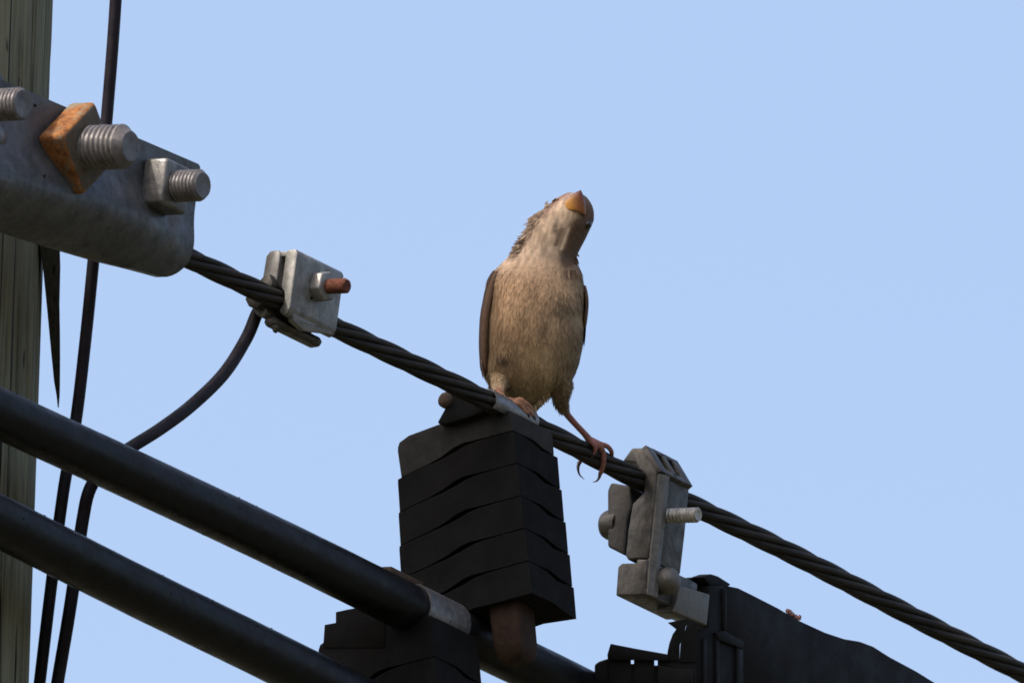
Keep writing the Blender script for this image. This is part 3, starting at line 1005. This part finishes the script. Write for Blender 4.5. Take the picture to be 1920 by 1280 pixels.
# ------------------------------------------------------------------ the bird
BX, BY = 1000, 775
def build_bird():
    fr = Frame(BX, BY, 40, (1, 0, 0), (0, 0, 1), (0, 1, 0))
    t = thing('sparrow', fr, 'small buff brown sparrow gripping the strand, head thrown back to look up', 'bird')
    k = fr.scale
    D0 = 40
    def Lp(x, y, d): return Vector((x - BX, d - D0, BY - y))
    #        y    xl    xr    dc   rd
    rows = [(361, 1064, 1086, 74, 12), (366, 1053, 1096, 74, 24), (373, 1042, 1103, 74, 33), (382, 1031, 1109, 73, 41), (393, 1017, 1113, 72, 47),
            (406, 1003, 1114, 71, 50), (420, 991, 1111, 69, 52), (435, 982, 1104, 67, 52), (450, 974, 1097, 65, 52), (465, 965, 1089, 62, 53),
            (478, 956, 1083, 60, 56), (490, 944, 1082, 57, 60), (502, 932, 1087, 54, 66), (516, 923, 1091, 51, 73), (535, 916, 1095, 48, 81),
            (560, 911, 1097, 46, 88), (590, 906, 1096, 46, 92), (620, 904, 1095, 48, 93), (650, 903, 1092, 53, 91), (680, 904, 1086, 60, 86),
            (700, 908, 1078, 66, 80), (718, 916, 1064, 72, 71), (734, 927, 1044, 78, 59), (750, 945, 1026, 84, 44), (764, 968, 1013, 89, 28), (776, 990, 1003, 92, 12)]
    ys = [r[0] for r in rows]
    def prof(y):
        return [float(cat1(ys, [r[i] for r in rows], y)) for i in (1, 2, 3, 4)]
    def surf(y, q, off=0.0):
        xl, xr, dc, rd = prof(y)
        ex = 0.92
        cx, sx = math.cos(q), math.sin(q)
        rx = (xr - xl) / 2 + off
        return Lp((xl + xr) / 2 + rx * math.copysign(abs(cx) ** ex, cx), y, dc - (rd + off) * math.copysign(abs(sx) ** ex, sx))
    # --- trunk and head
    bm = bmesh.new()
    n = 56
    yy = np.linspace(361, 776, 90)
    rings = [[bm.verts.new(surf(y, 2 * math.pi * i / n)) for i in range(n)] for y in yy]
    for p, q in zip(rings, rings[1:]):
        for i in range(n): bm.faces.new((p[i], p[(i + 1) % n], q[(i + 1) % n], q[i]))
    bm.faces.new(rings[0][::-1]); bm.faces.new(rings[-1])
    # --- legs: thigh, tarsus and toes, all grown into one skin
    legs = []          # (points, radii, kind)
    def limb(pts, rad, kind, per=7):
        P = catmull([Lp(*p) for p in pts], per)
        rr = np.interp(np.linspace(0, 1, len(P)), np.linspace(0, 1, len(rad)), rad)
        tube(bm, P, list(rr), 14)
        legs.append((P, rr, kind))
    def cd(x): return md(x)
    # right leg (in the picture), stretched out along the strand
    limb([(1040, 690, 40), (1052, 722, 52), (1051, 746, 62), (1056, 766, 74)], [26, 22, 15, 8.5], 'thigh')
    fx = cd(1110)
    limb([(1053, 760, 74), (1062, 775, 84), (1080, 796, 105), (1096, 813, 124), (1108, 828, fx - 22)], [7.5, 6.8, 6.0, 6.2, 7.6], 'leg')
    limb([(1106, 824, fx - 20), (1114, 833, fx - 32), (1117, 843, fx - 30), (1112, 853, fx - 27)], [5.4, 4.8, 4.0, 2.6], 'toe')
    limb([(1107, 826, fx - 18), (1122, 834, fx - 22), (1131, 848, fx - 8), (1132, 866, fx - 2), (1128, 884, fx + 6), (1125, 890, fx + 10)], [7, 6.2, 5.6, 5.0, 4.6, 3.8], 'toe')
    limb([(1107, 825, fx - 12), (1126, 833, fx + 0), (1139, 837, fx + 8), (1147, 847, fx + 22), (1147, 858, fx + 40)], [7, 5.6, 5.0, 4.6, 4.2], 'toe')
    limb([(1106, 824, fx - 14), (1104, 828, fx + 18), (1098, 845, fx + 28), (1090, 862, fx + 18), (1085, 871, fx + 4)], [6, 5, 4.6, 4.4, 3.8], 'toe')
    # left leg, crouched on the strap
    limb([(952, 672, 76), (942, 706, 36), (935, 727, -16), (938, 742, -66)], [34, 25, 15, 9], 'thigh')
    f2 = -78
    limb([(934, 730, -66), (939, 742, -76), (948, 750, -72), (958, 754, -62)], [8, 8, 7, 7], 'leg')
    limb([(946, 749, -72), (962, 752, -70), (977, 750, -66), (984, 762, -58), (994, 772, -44), (1001, 780, -38)], [6, 5.6, 6.2, 5.2, 4.8, 3.6], 'toe')
    limb([(946, 750, -72), (960, 756, -76), (973, 757, -70), (981, 768, -62), (990, 775, -52)], [6, 5.2, 5.4, 4.8, 3.8], 'toe')
    limb([(950, 750, -68), (966, 752, -55), (982, 754, -40), (994, 764, -24), (1000, 776, -10)], [7, 6, 5.6, 5, 4], 'toe')
    limb([(946, 749, -66), (938, 748, -46), (928, 756, -62), (926, 766, -74)], [6, 5, 4.6, 3.4], 'toe')
    bmesh.ops.recalc_face_normals(bm, faces=bm.faces[:])
    me = bpy.data.meshes.new('body_raw'); bm.to_mesh(me); bm.free()
    tmp = bpy.data.objects.new('body_raw', me); COL.objects.link(tmp)
    md_ = tmp.modifiers.new('r', 'REMESH'); md_.mode = 'VOXEL'; md_.voxel_size = 1.9
    ms_ = tmp.modifiers.new('s', 'SMOOTH'); ms_.factor = .5; ms_.iterations = 3
    dg = bpy.context.evaluated_depsgraph_get()
    body = bpy.data.meshes.new_from_object(tmp.evaluated_get(dg))
    bpy.data.objects.remove(tmp, do_unlink=True)
    body.name = 'body'
    co = np.empty(len(body.vertices) * 3); body.vertices.foreach_get('co', co); co = co.reshape(-1, 3)

    # --- plumage colours by place on the bird (x, y as in the picture, front = facing the viewer)
    def lerp(a, b, f): return a + (b - a) * f
    def blob(x, y, cx, cy, rx, ry): return math.exp(-(((x - cx) / rx) ** 2 + ((y - cy) / ry) ** 2))
    BUFF = np.array((0.43, 0.277, 0.160)); BELLY = np.array((0.36, 0.265, 0.155)); THROAT = np.array((0.53, 0.385, 0.262))
    BROWN = np.array((0.080, 0.047, 0.029)); DARK = np.array((0.05, 0.04, 0.032)); BACK = np.array((0.12, 0.072, 0.042))
    def plumage(x, y, front):
        c = lerp(BUFF, BELLY, min(1, max(0, (y - 600) / 130)))
        c = lerp(c, THROAT, min(1, max(0, (515 - y) / 40)))
        # greyer towards the picture's right flank
        f = min(1, max(0, (x - 1010) / 80)) * (1 if y > 500 else 0)
        c = lerp(c, np.array((0.20, 0.155, 0.10)), .8 * f)
        nz1 = mnoise.noise(Vector((x * .022, y * .010, 3)))
        c = c * (1 + .42 * nz1 + .30 * mnoise.noise(Vector((x * .05, y * .018, 8))))
        # brown ear patch, dusky smudges
        if y < 505: c = c * (1 + .42 * mnoise.noise(Vector((x * .14 + y * .03, y * .05, 2))) + .2 * mnoise.noise(Vector((x * .05, y * .05, 9))))
        ax = x - (1079 - (y - 450) * .28)
        c = lerp(c, BROWN, min(1, 1.5 * math.exp(-(ax / 21) ** 2) * (1 if 425 < y < 486 else math.exp(-((y - min(max(y, 425), 486)) / 22) ** 2))))
        c = lerp(c, BROWN, .95 * min(1, max(0, (x - (1092 - max(0, y - 420) * .25)) / 12)) if y < 495 else 0)
        c = lerp(c, DARK, .8 * min(1, 1.3 * blob(x, y, 945, 660, 14, 12)))
        c = lerp(c, DARK, .75 * blob(x, y, 1020, 604, 11, 21))
        c = lerp(c, DARK, .6 * blob(x, y, 1050, 562, 26, 24))
        c = lerp(c, DARK, .5 * blob(x, y, 1042, 428, 6, 16))
        c = lerp(c, DARK, .7 * blob(x, y, 1056, 478, 8, 12))
        c = lerp(c, DARK, .55 * blob(x, y, 1022, 404, 12, 6))
        c = lerp(c, DARK, .8 * blob(x, y, 1098, 416, 9, 14))
        c = lerp(c, THROAT * 1.15, .6 * blob(x, y, 1022, 668, 9, 14))
        c = lerp(c, THROAT * 1.05, .25 * blob(x, y, 934, 728, 16, 26))
        c = lerp(c, np.array((0.36, 0.24, 0.17)), .75 * max(0, min(1, (1040 - x) / 20)) if y < 402 else 0)
        if y < 482:
            xe = float(np.interp(y, ys, [r[1] for r in rows]))
            c = lerp(c, np.array((0.25, 0.135, 0.095)), .9 * math.exp(-((x - xe - 3) / 11.0) ** 2))
        if y < 432: c = lerp(c, BROWN * 1.2, min(1, max(0, (x - 1088) / 7)))
        c = lerp(c, THROAT * 1.1, .8 * math.exp(-((x - (1062 - (y - 440) * .35)) / 3.2) ** 2) if 425 < y < 470 else 0)
        c = lerp(c, BROWN, .7 * math.exp(-((x - (1050 - (y - 440) * .4)) / 4.5) ** 2) if 428 < y < 462 else 0)
        if front < .25: c = lerp(c, BACK, min(1, (.25 - front) / .25))
        return c
    SKIN = np.array((0.25, 0.105, 0.085)); SKIN2 = np.array((0.33, 0.17, 0.085))
    skin_pts = []
    for P, rr, kind in legs:
        if kind != 'thigh':
            for p, r in zip(P, rr): skin_pts.append((p.x, p.y, p.z, r, 1.0 if p.x < 40 else 0.0, kind == 'toe'))
    sk = np.array([s[:4] for s in skin_pts]); skl = [s[4] for s in skin_pts]
    cols = np.ones((len(co), 4), np.float32)
    low = np.where(co[:, 2] < 60)[0]
    dmin = np.full(len(co), 9.0); near = np.zeros(len(co), int)
    dd = np.linalg.norm(co[low][:, None, :] - sk[None, :, :3], axis=2) - sk[None, :, 3]
    near[low] = dd.argmin(1); dmin[low] = dd.min(1)
    for i in range(len(co)):
        x, y = co[i, 0] + BX, BY - co[i, 2]
        yc = min(max(y, 361), 776)
        dc = np.interp(yc, ys, [r[3] for r in rows]); rd = np.interp(yc, ys, [r[4] for r in rows])
        fr_ = (dc - (co[i, 1] + D0)) / max(rd, 1)
        c = plumage(x, y, fr_)
        if y > 690 and x < 968: c = c * (1 + .5 * mnoise.noise(Vector((x * .30, y * .04, 6))))
        if dmin[i] < 1.5:
            base = lerp(SKIN, SKIN2, skl[near[i]] * .6)
            band = .82 + .3 * (math.sin(co[i, 2] * 1.1 + co[i, 0] * .7) > -.2)
            base = base * band * (1 + .3 * mnoise.noise(Vector(co[i] * .25)))
            f = min(1, max(0, (1.5 - dmin[i]) / 1.0))
            c = lerp(c, base, f)
        cols[i, :3] = c
    at = body.color_attributes.new('Col', 'FLOAT_COLOR', 'POINT')
    at.data.foreach_set('color', cols.ravel())
    co *= k
    body.vertices.foreach_set('co', co.ravel())
    body.materials.clear()
    link_mesh(body, 'body', M_BODY, t, 180)

    # --- plumage: thousands of fine barbs lying down the body
    V, F, C, NN = [], [], [], []
    def blade(p, tdir, nrm, ln, w, lift, col, curl=0.0, side=0.0):
        sd = nrm.cross(tdir).normalized()
        i0 = len(V)
        c1 = col * random.uniform(.90, 1.08)
        for f, ww in ((0, .55), (.35, 1.0), (.72, .8)):
            q = p + tdir * (ln * f) + nrm * (lift * f * ln - curl * f * f * ln) + sd * (side * f * f * ln)
            V.append(q - sd * (w * ww * .5)); V.append(q + sd * (w * ww * .5))
            C.append(c1 * (1 - .06 * f)); C.append(c1 * (1 - .06 * f))
            sn = (nrm + sd * random.gauss(0, .10) - tdir * random.gauss(.04, .06)).normalized()
            NN.append((sn - sd * .12).normalized()); NN.append((sn + sd * .12).normalized())
        q = p + tdir * ln + nrm * (lift * ln - curl * ln) + sd * side * ln
        V.append(q); C.append(c1 * 1.05); NN.append(nrm.copy())
        F.extend([(i0, i0 + 2, i0 + 3, i0 + 1), (i0 + 2, i0 + 4, i0 + 5, i0 + 3), (i0 + 4, i0 + 6, i0 + 5)])
    def surf_frame(y, q):
        p = surf(y, q)
        e = 2.0
        ty = (surf(min(y + e, 776), q) - surf(max(y - e, 361), q)).normalized()
        tq = (surf(y, q + .03) - surf(y, q - .03)).normalized()
        nn = tq.cross(ty).normalized()
        xl, xr, dc, rd = prof(y)
        ctr = Lp((xl + xr) / 2, y, dc)
        if nn.dot(p - ctr) < 0: nn = -nn
        return p, ty, nn
    yw = np.linspace(364, 772, 300)
    wgt = np.array([prof(y)[1] - prof(y)[0] + 2 * prof(y)[3] for y in yw]); wgt /= wgt.sum()
    NB = 24000
    ysamp = rng.choice(yw, NB, p=wgt) + rng.uniform(-.7, .7, NB)
    for y in ysamp:
        # mostly the side that can be seen, fewer on the back
        q = random.uniform(-.35, math.pi + .35) if random.random() < .85 else random.uniform(math.pi, 2 * math.pi)
        p, ty, nn = surf_frame(y, q)
        if y < 412:
            x = p.x + BX
            if y < 407 and 1050 < x < 1100 and q > .4 and q < 2.9 and y < 378 + (x - 1050) * .8: continue   # the beak sits here
        x, yy_ = p.x + BX, y
        col = plumage(x, y, math.sin(q))
        head = y < 480
        ln = random.uniform(8, 15) if head else random.uniform(13, 28)
        if y < 400: ln *= .6
        clump = mnoise.noise(Vector((x * .05, y * .03, 5)))
        td = (ty + Vector((0.35 * clump + random.gauss(0, .10), random.gauss(0, .08), 0))).normalized()
        td = (td - nn * td.dot(nn)).normalized()
        blade(p - nn * 1.0, td, nn, ln * (1.15 if not head else 1), random.uniform(1.6, 3.6), random.uniform(.03, .10) + .03 * clump, col * (1 + .16 * mnoise.noise(Vector((x * .09, y * .05, 1)))), .06, random.gauss(0, .08))
    # ruffled tufts on the picture's left of the neck and nape
    for cx, cy, dx, dy, ln, nb, cc in ((1008, 408, -.75, .62, 24, 30, THROAT * .75), (1004, 420, -.8, .5, 20, 16, (BROWN + THROAT) * .4), (1002, 428, -.8, .6, 20, 26, THROAT * .8),
                                       (992, 440, -.8, .5, 20, 26, THROAT * .85), (984, 453, -1, .12, 20, 12, (BROWN + THROAT) * .3), (980, 462, -.9, .5, 20, 26, THROAT * .8), (974, 468, -.95, .3, 18, 14, (BROWN + THROAT) * .38),
                                       (970, 478, -.8, .6, 20, 26, THROAT * .75), (1078, 484, .35, .9, 10, 8, BROWN), (1034, 386, -.75, .5, 12, 16, THROAT * .6),
                                       (1048, 376, -.7, .4, 10, 14, BACK), (1020, 400, -.7, .6, 16, 22, THROAT * .7)):
        for _ in range(int(nb * 1.4)):
            y = cy + random.gauss(0, 4)
            xl, xr, dc, rd = prof(y)
            p = Lp(cx + random.gauss(0, 4), y, dc - rd * random.uniform(.2, .75))
            td = Vector((dx + random.gauss(0, .15), random.gauss(0, .2), -dy + random.gauss(0, .15))).normalized()
            nn = Vector((0, -1, 0)) + Vector((-.5, 0, .3)); nn = (nn - td * nn.dot(td)).normalized()
            blade(p, td, nn, ln * random.uniform(.55, 1.05), random.uniform(2.2, 4.4), .07, cc * random.uniform(.8, 1.2), .03)
    # feathered thighs and loose vent down
    for P, rr, kind in legs:
        if kind != 'thigh': continue
        for _ in range(1500):
            f = random.uniform(0.1, .97) * (len(P) - 1)
            i = int(f); p0 = P[i].lerp(P[min(i + 1, len(P) - 1)], f - i)
            td = (P[min(i + 1, len(P) - 1)] - P[max(i - 1, 0)]).normalized()
            _, u, v = perp(td)
            q = random.uniform(0, 2 * math.pi)
            nn = u * math.cos(q) + v * math.sin(q)
            p = p0 + nn * (rr[i] - 1)
            x, y = p.x + BX, BY - p.z
            cc = plumage(x, y, .6)
            cc = (lerp(cc, BROWN * 1.1, .55) if x > 1000 else cc * .95) * (1 + .3 * mnoise.noise(Vector((x * .12, y * .05, 4))))
            blade(p, (td + Vector((random.gauss(0, .1), 0, 0))).normalized(), nn, random.uniform(9, 17), random.uniform(1.3, 2.4), random.uniform(.04, .16), cc, .08)
    for _ in range(260):
        u = random.random()
        x = 1000 + 42 * u + random.gauss(0, 2); y = 776 - 42 * u + random.gauss(0, 2) - 5
        p = Lp(x - 4, y - 3, 60 + random.gauss(0, 12))
        td = Vector((random.gauss(.1, .2), random.gauss(0, .2), -1)).normalized()
        nn = Vector((.4, -.9, 0)); nn = (nn - td * nn.dot(td)).normalized()
        blade(p, td, nn, random.uniform(5, 13), random.uniform(1.2, 2.4), .05, BELLY * random.uniform(.85, 1.2), .03)
    me = bpy.data.meshes.new('plumage')
    me.from_pydata([tuple(v * k) for v in V], [], F)
    a = me.color_attributes.new('Col', 'FLOAT_COLOR', 'POINT')
    cc = np.ones((len(C), 4), np.float32); cc[:, :3] = np.array(C)
    a.data.foreach_set('color', cc.ravel())
    link_mesh(me, 'plumage', M_FEATHER, t, 180, kind='stuff')
    me.normals_split_custom_set_from_vertices([tuple(n_0) for n_0 in NN])

    # --- wings: folded, seen edge-on at both sides
    def wing(qc, y0, y1, bulge, wq, sgn):
        V, F, C = [], [], []
        nf = 9
        for j in range(nf):                                  # overlapping long feathers
            fj = j / (nf - 1)
            q0 = qc + sgn * wq * (fj - .12)
            ya, yb = y0 + 10 * fj, y1 - 60 * (1 - fj) * .6
            w = .17
            m_ = 14
            i0 = len(V)
            for i in range(m_ + 1):
                f = i / m_
                y = ya + (yb - ya) * f
                ww = w * min(1, .45 + 2.2 * f) * (1 if f < .8 else max(.12, (1 - f) / .2) ** .6)
                o = .2 + bulge * math.sin(math.pi * min(1, f * 1.08)) ** .8 * (1 - .35 * fj) + .8 * (nf - j) * .25
                for s_ in (-1, -.2, .2, 1):
                    V.append(surf(y, q0 + s_ * ww, o + (1.2 if abs(s_) < .5 else 0)))
                    edge = .62 if abs(s_) > .5 and s_ * sgn < 0 else 1.0
                    C.append(np.array((0.085, 0.048, 0.030)) * edge * (1 + .2 * math.sin(j * 2.3)) if j else np.array((0.12, 0.07, 0.042)) * edge)
            for i in range(m_):
                for s_ in range(3):
                    a0 = i0 + i * 4 + s_
                    F.append((a0, a0 + 1, a0 + 5, a0 + 4))
        me = bpy.data.meshes.new('wing')
        me.from_pydata([tuple(v * k) for v in V], [], F)
        a = me.color_attributes.new('Col', 'FLOAT_COLOR', 'POINT')
        cc = np.ones((len(C), 4), np.float32); cc[:, :3] = np.array(C)
        a.data.foreach_set('color', cc.ravel())
        o = link_mesh(me, 'wing', M_FEATHER, t, 180)
        sm = o.modifiers.new('thickness', 'SOLIDIFY'); sm.thickness = 1.2 * k; sm.offset = 0
    wing(math.pi * .905, 508, 735, 3.2, 1.0, 1)
    wing(math.pi * .005, 535, 650, 3.6, 1.0, -1)
    V, F, C = [], [], []
    NN = []
    for sgn, qa, qb, ya, yb, nb in ((1, math.pi * .885, math.pi * 1.12, 506, 690, 900), (-1, -math.pi * .12, math.pi * .03, 535, 630, 350)):
        for _ in range(nb):
            y = random.uniform(ya, yb); q = random.uniform(qa, qb)
            p, ty, nn = surf_frame(y, q)
            p = surf(y, q, 4.2 if sgn > 0 else 3.6)
            ln = random.uniform(14, 30)
            blade(p, ty, nn, ln, random.uniform(2.5, 5), .02, (np.array((0.10, 0.06, 0.038)) * random.uniform(.5, 1.3) if random.random() < .8 else np.array((0.24, 0.155, 0.10))), .05)
    me = bpy.data.meshes.new('wing_coverts')
    me.from_pydata([tuple(v * k) for v in V], [], F)
    a = me.color_attributes.new('Col', 'FLOAT_COLOR', 'POINT')
    cc = np.ones((len(C), 4), np.float32); cc[:, :3] = np.array(C)
    a.data.foreach_set('color', cc.ravel())
    link_mesh(me, 'wing_coverts', M_FEATHER, t, 180, kind='stuff')
    me.normals_split_custom_set_from_vertices([tuple(n_0) for n_0 in NN])
    # --- tail, hidden from the front behind the block
    V, F, C = [], [], []
    for j in range(7):
        f = (j - 3) / 3
        b0 = Lp(985 + 8 * f, 735, 110 + abs(f) * 4); e0 = Lp(955 + 22 * f, 925, 215 + abs(f) * 5)
        i0 = len(V)
        for i in range(9):
            u = i / 8
            p = b0.lerp(e0, u)
            w = 9 * (1 if u < .85 else .6)
            V.append(p + Vector((-w, 0, 0))); V.append(p + Vector((0, -2, 0))); V.append(p + Vector((w, 0, 0)))
            C.extend([np.array((0.13, .085, .055))] * 3)
        for i in range(8):
            for s_ in range(2):
                a0 = i0 + i * 3 + s_
                F.append((a0, a0 + 1, a0 + 4, a0 + 3))
    me = bpy.data.meshes.new('tail')
    me.from_pydata([tuple(v * k) for v in V], [], F)
    a = me.color_attributes.new('Col', 'FLOAT_COLOR', 'POINT')
    cc = np.ones((len(C), 4), np.float32); cc[:, :3] = np.array(C)
    a.data.foreach_set('color', cc.ravel())
    o = link_mesh(me, 'tail', M_FEATHER, t, 180)
    sm = o.modifiers.new('thickness', 'SOLIDIFY'); sm.thickness = 1.5 * k; sm.offset = 0

    # --- beak: two mandibles opening upward
    def beak_part(ctr, tip, mj, mn, nm, colA, colB, tipc, qr, squash):
        bm = bmesh.new()
        ctr, tip, mj, mn = Vector(ctr), Vector(tip), Vector(mj), Vector(mn)
        m_, nq = 16, 24
        rings = []
        for i in range(m_):
            f = i / m_
            s_ = (1 - f ** 1.55) ** 1.0
            ring = []
            for j in range(nq):
                q = qr[0] + (qr[1] - qr[0]) * j / nq
                fq = f + (1 - f) * squash * math.sin(q) ** 2
                s_ = 1 - fq ** 1.55
                c = ctr.lerp(tip, fq)
                ring.append(bm.verts.new(c + mj * (math.cos(q) * s_) + mn * (math.sin(q) * s_)))
            rings.append(ring)
        ap = bm.verts.new(tip)
        for p, q in zip(rings, rings[1:]):
            for j in range(nq): bm.faces.new((p[j], p[(j + 1) % nq], q[(j + 1) % nq], q[j]))
        for j in range(nq): bm.faces.new((rings[-1][j], rings[-1][(j + 1) % nq], ap))
        bm.faces.new(rings[0][::-1])
        bmesh.ops.recalc_face_normals(bm, faces=bm.faces[:])
        bmesh.ops.scale(bm, vec=(k,) * 3, verts=bm.verts[:])
        me = bpy.data.meshes.new(nm); bm.to_mesh(me); bm.free()
        a = me.color_attributes.new('Col', 'FLOAT_COLOR', 'POINT')
        tk = tip * k; ck = ctr * k
        mjn = mj.normalized()
        out = []
        for v in me.vertices:
            f = max(0, min(1, (v.co - ck).dot(tk - ck) / (tk - ck).length_squared))
            sd = max(-1, min(1, (v.co - ck).dot(mjn) / (mj.length * k)))
            c = lerp(np.array(colA), np.array(colB), min(1, max(0, sd * 1.3 + .45)))
            c = lerp(c, np.array(tipc), max(0, (f - .3) / .7) ** 1.1)
            out.append((*c, 1))
        a.data.foreach_set('color', np.array(out, np.float32).ravel())
        o = link_mesh(me, nm, M_BEAK, t, 180)
        return o
    beak_part(Lp(1075, 395, 37), Lp(1088.5, 359, 17), Vector((22.5, -3, -6.5)), Vector((2.0, -15, -9)), 'lower_mandible', (0.58, 0.27, 0.05), (0.25, 0.095, 0.03), (0.12, 0.035, 0.035), (0, 2 * math.pi), .22)
    beak_part(Lp(1078, 388, 52), Lp(1089, 356, 33), Vector((21, -2, -6)), Vector((-2, 14, 8)), 'upper_mandible', (0.30, 0.15, 0.08), (0.14, 0.06, 0.055), (0.10, 0.04, 0.045), (0, 2 * math.pi), 0)
    # --- eyes
    for (x, y, d) in ((1101.5, 421, 43), (1006, 408, 102)):
        bm = bmesh.new()
        bmesh.ops.create_uvsphere(bm, u_segments=20, v_segments=14, radius=8.5)
        bmesh.ops.translate(bm, vec=Lp(x, y, d), verts=bm.verts[:])
        finish(bm, 'eye', M_EYE, t, k, 180)
    # --- claws
    for pts in (((1126, 886, fx + 8), (1124, 895, fx + 10), (1119, 902, fx + 6), (1112, 904, fx + 2)),
                ((1086, 868, fx + 8), (1084, 878, fx), (1087, 890, fx - 6), (1096, 899, fx - 10)),
                ((1113, 850, fx - 28), (1110, 856, fx - 25), (1107, 859, fx - 22)),
                ((1147, 856, fx + 38), (1144, 864, fx + 42), (1138, 870, fx + 40)),
                ((999, 778, -40), (1003, 784, -36), (1003, 790, -32)), ((988, 773, -54), (992, 779, -52), (992, 784, -50)), ((926, 764, -73), (928, 770, -78), (932, 774, -80))):
        bm = bmesh.new()
        P = catmull([Lp(*p) for p in pts], 6)
        tube(bm, P, list(np.linspace(3.9, .5, len(P))), 10)
        finish(bm, 'claw', M_CLAW, t, k, 180)
M_BEAK = vcol_mat('bird_beak', .42, .45, 0, False)
build_bird()
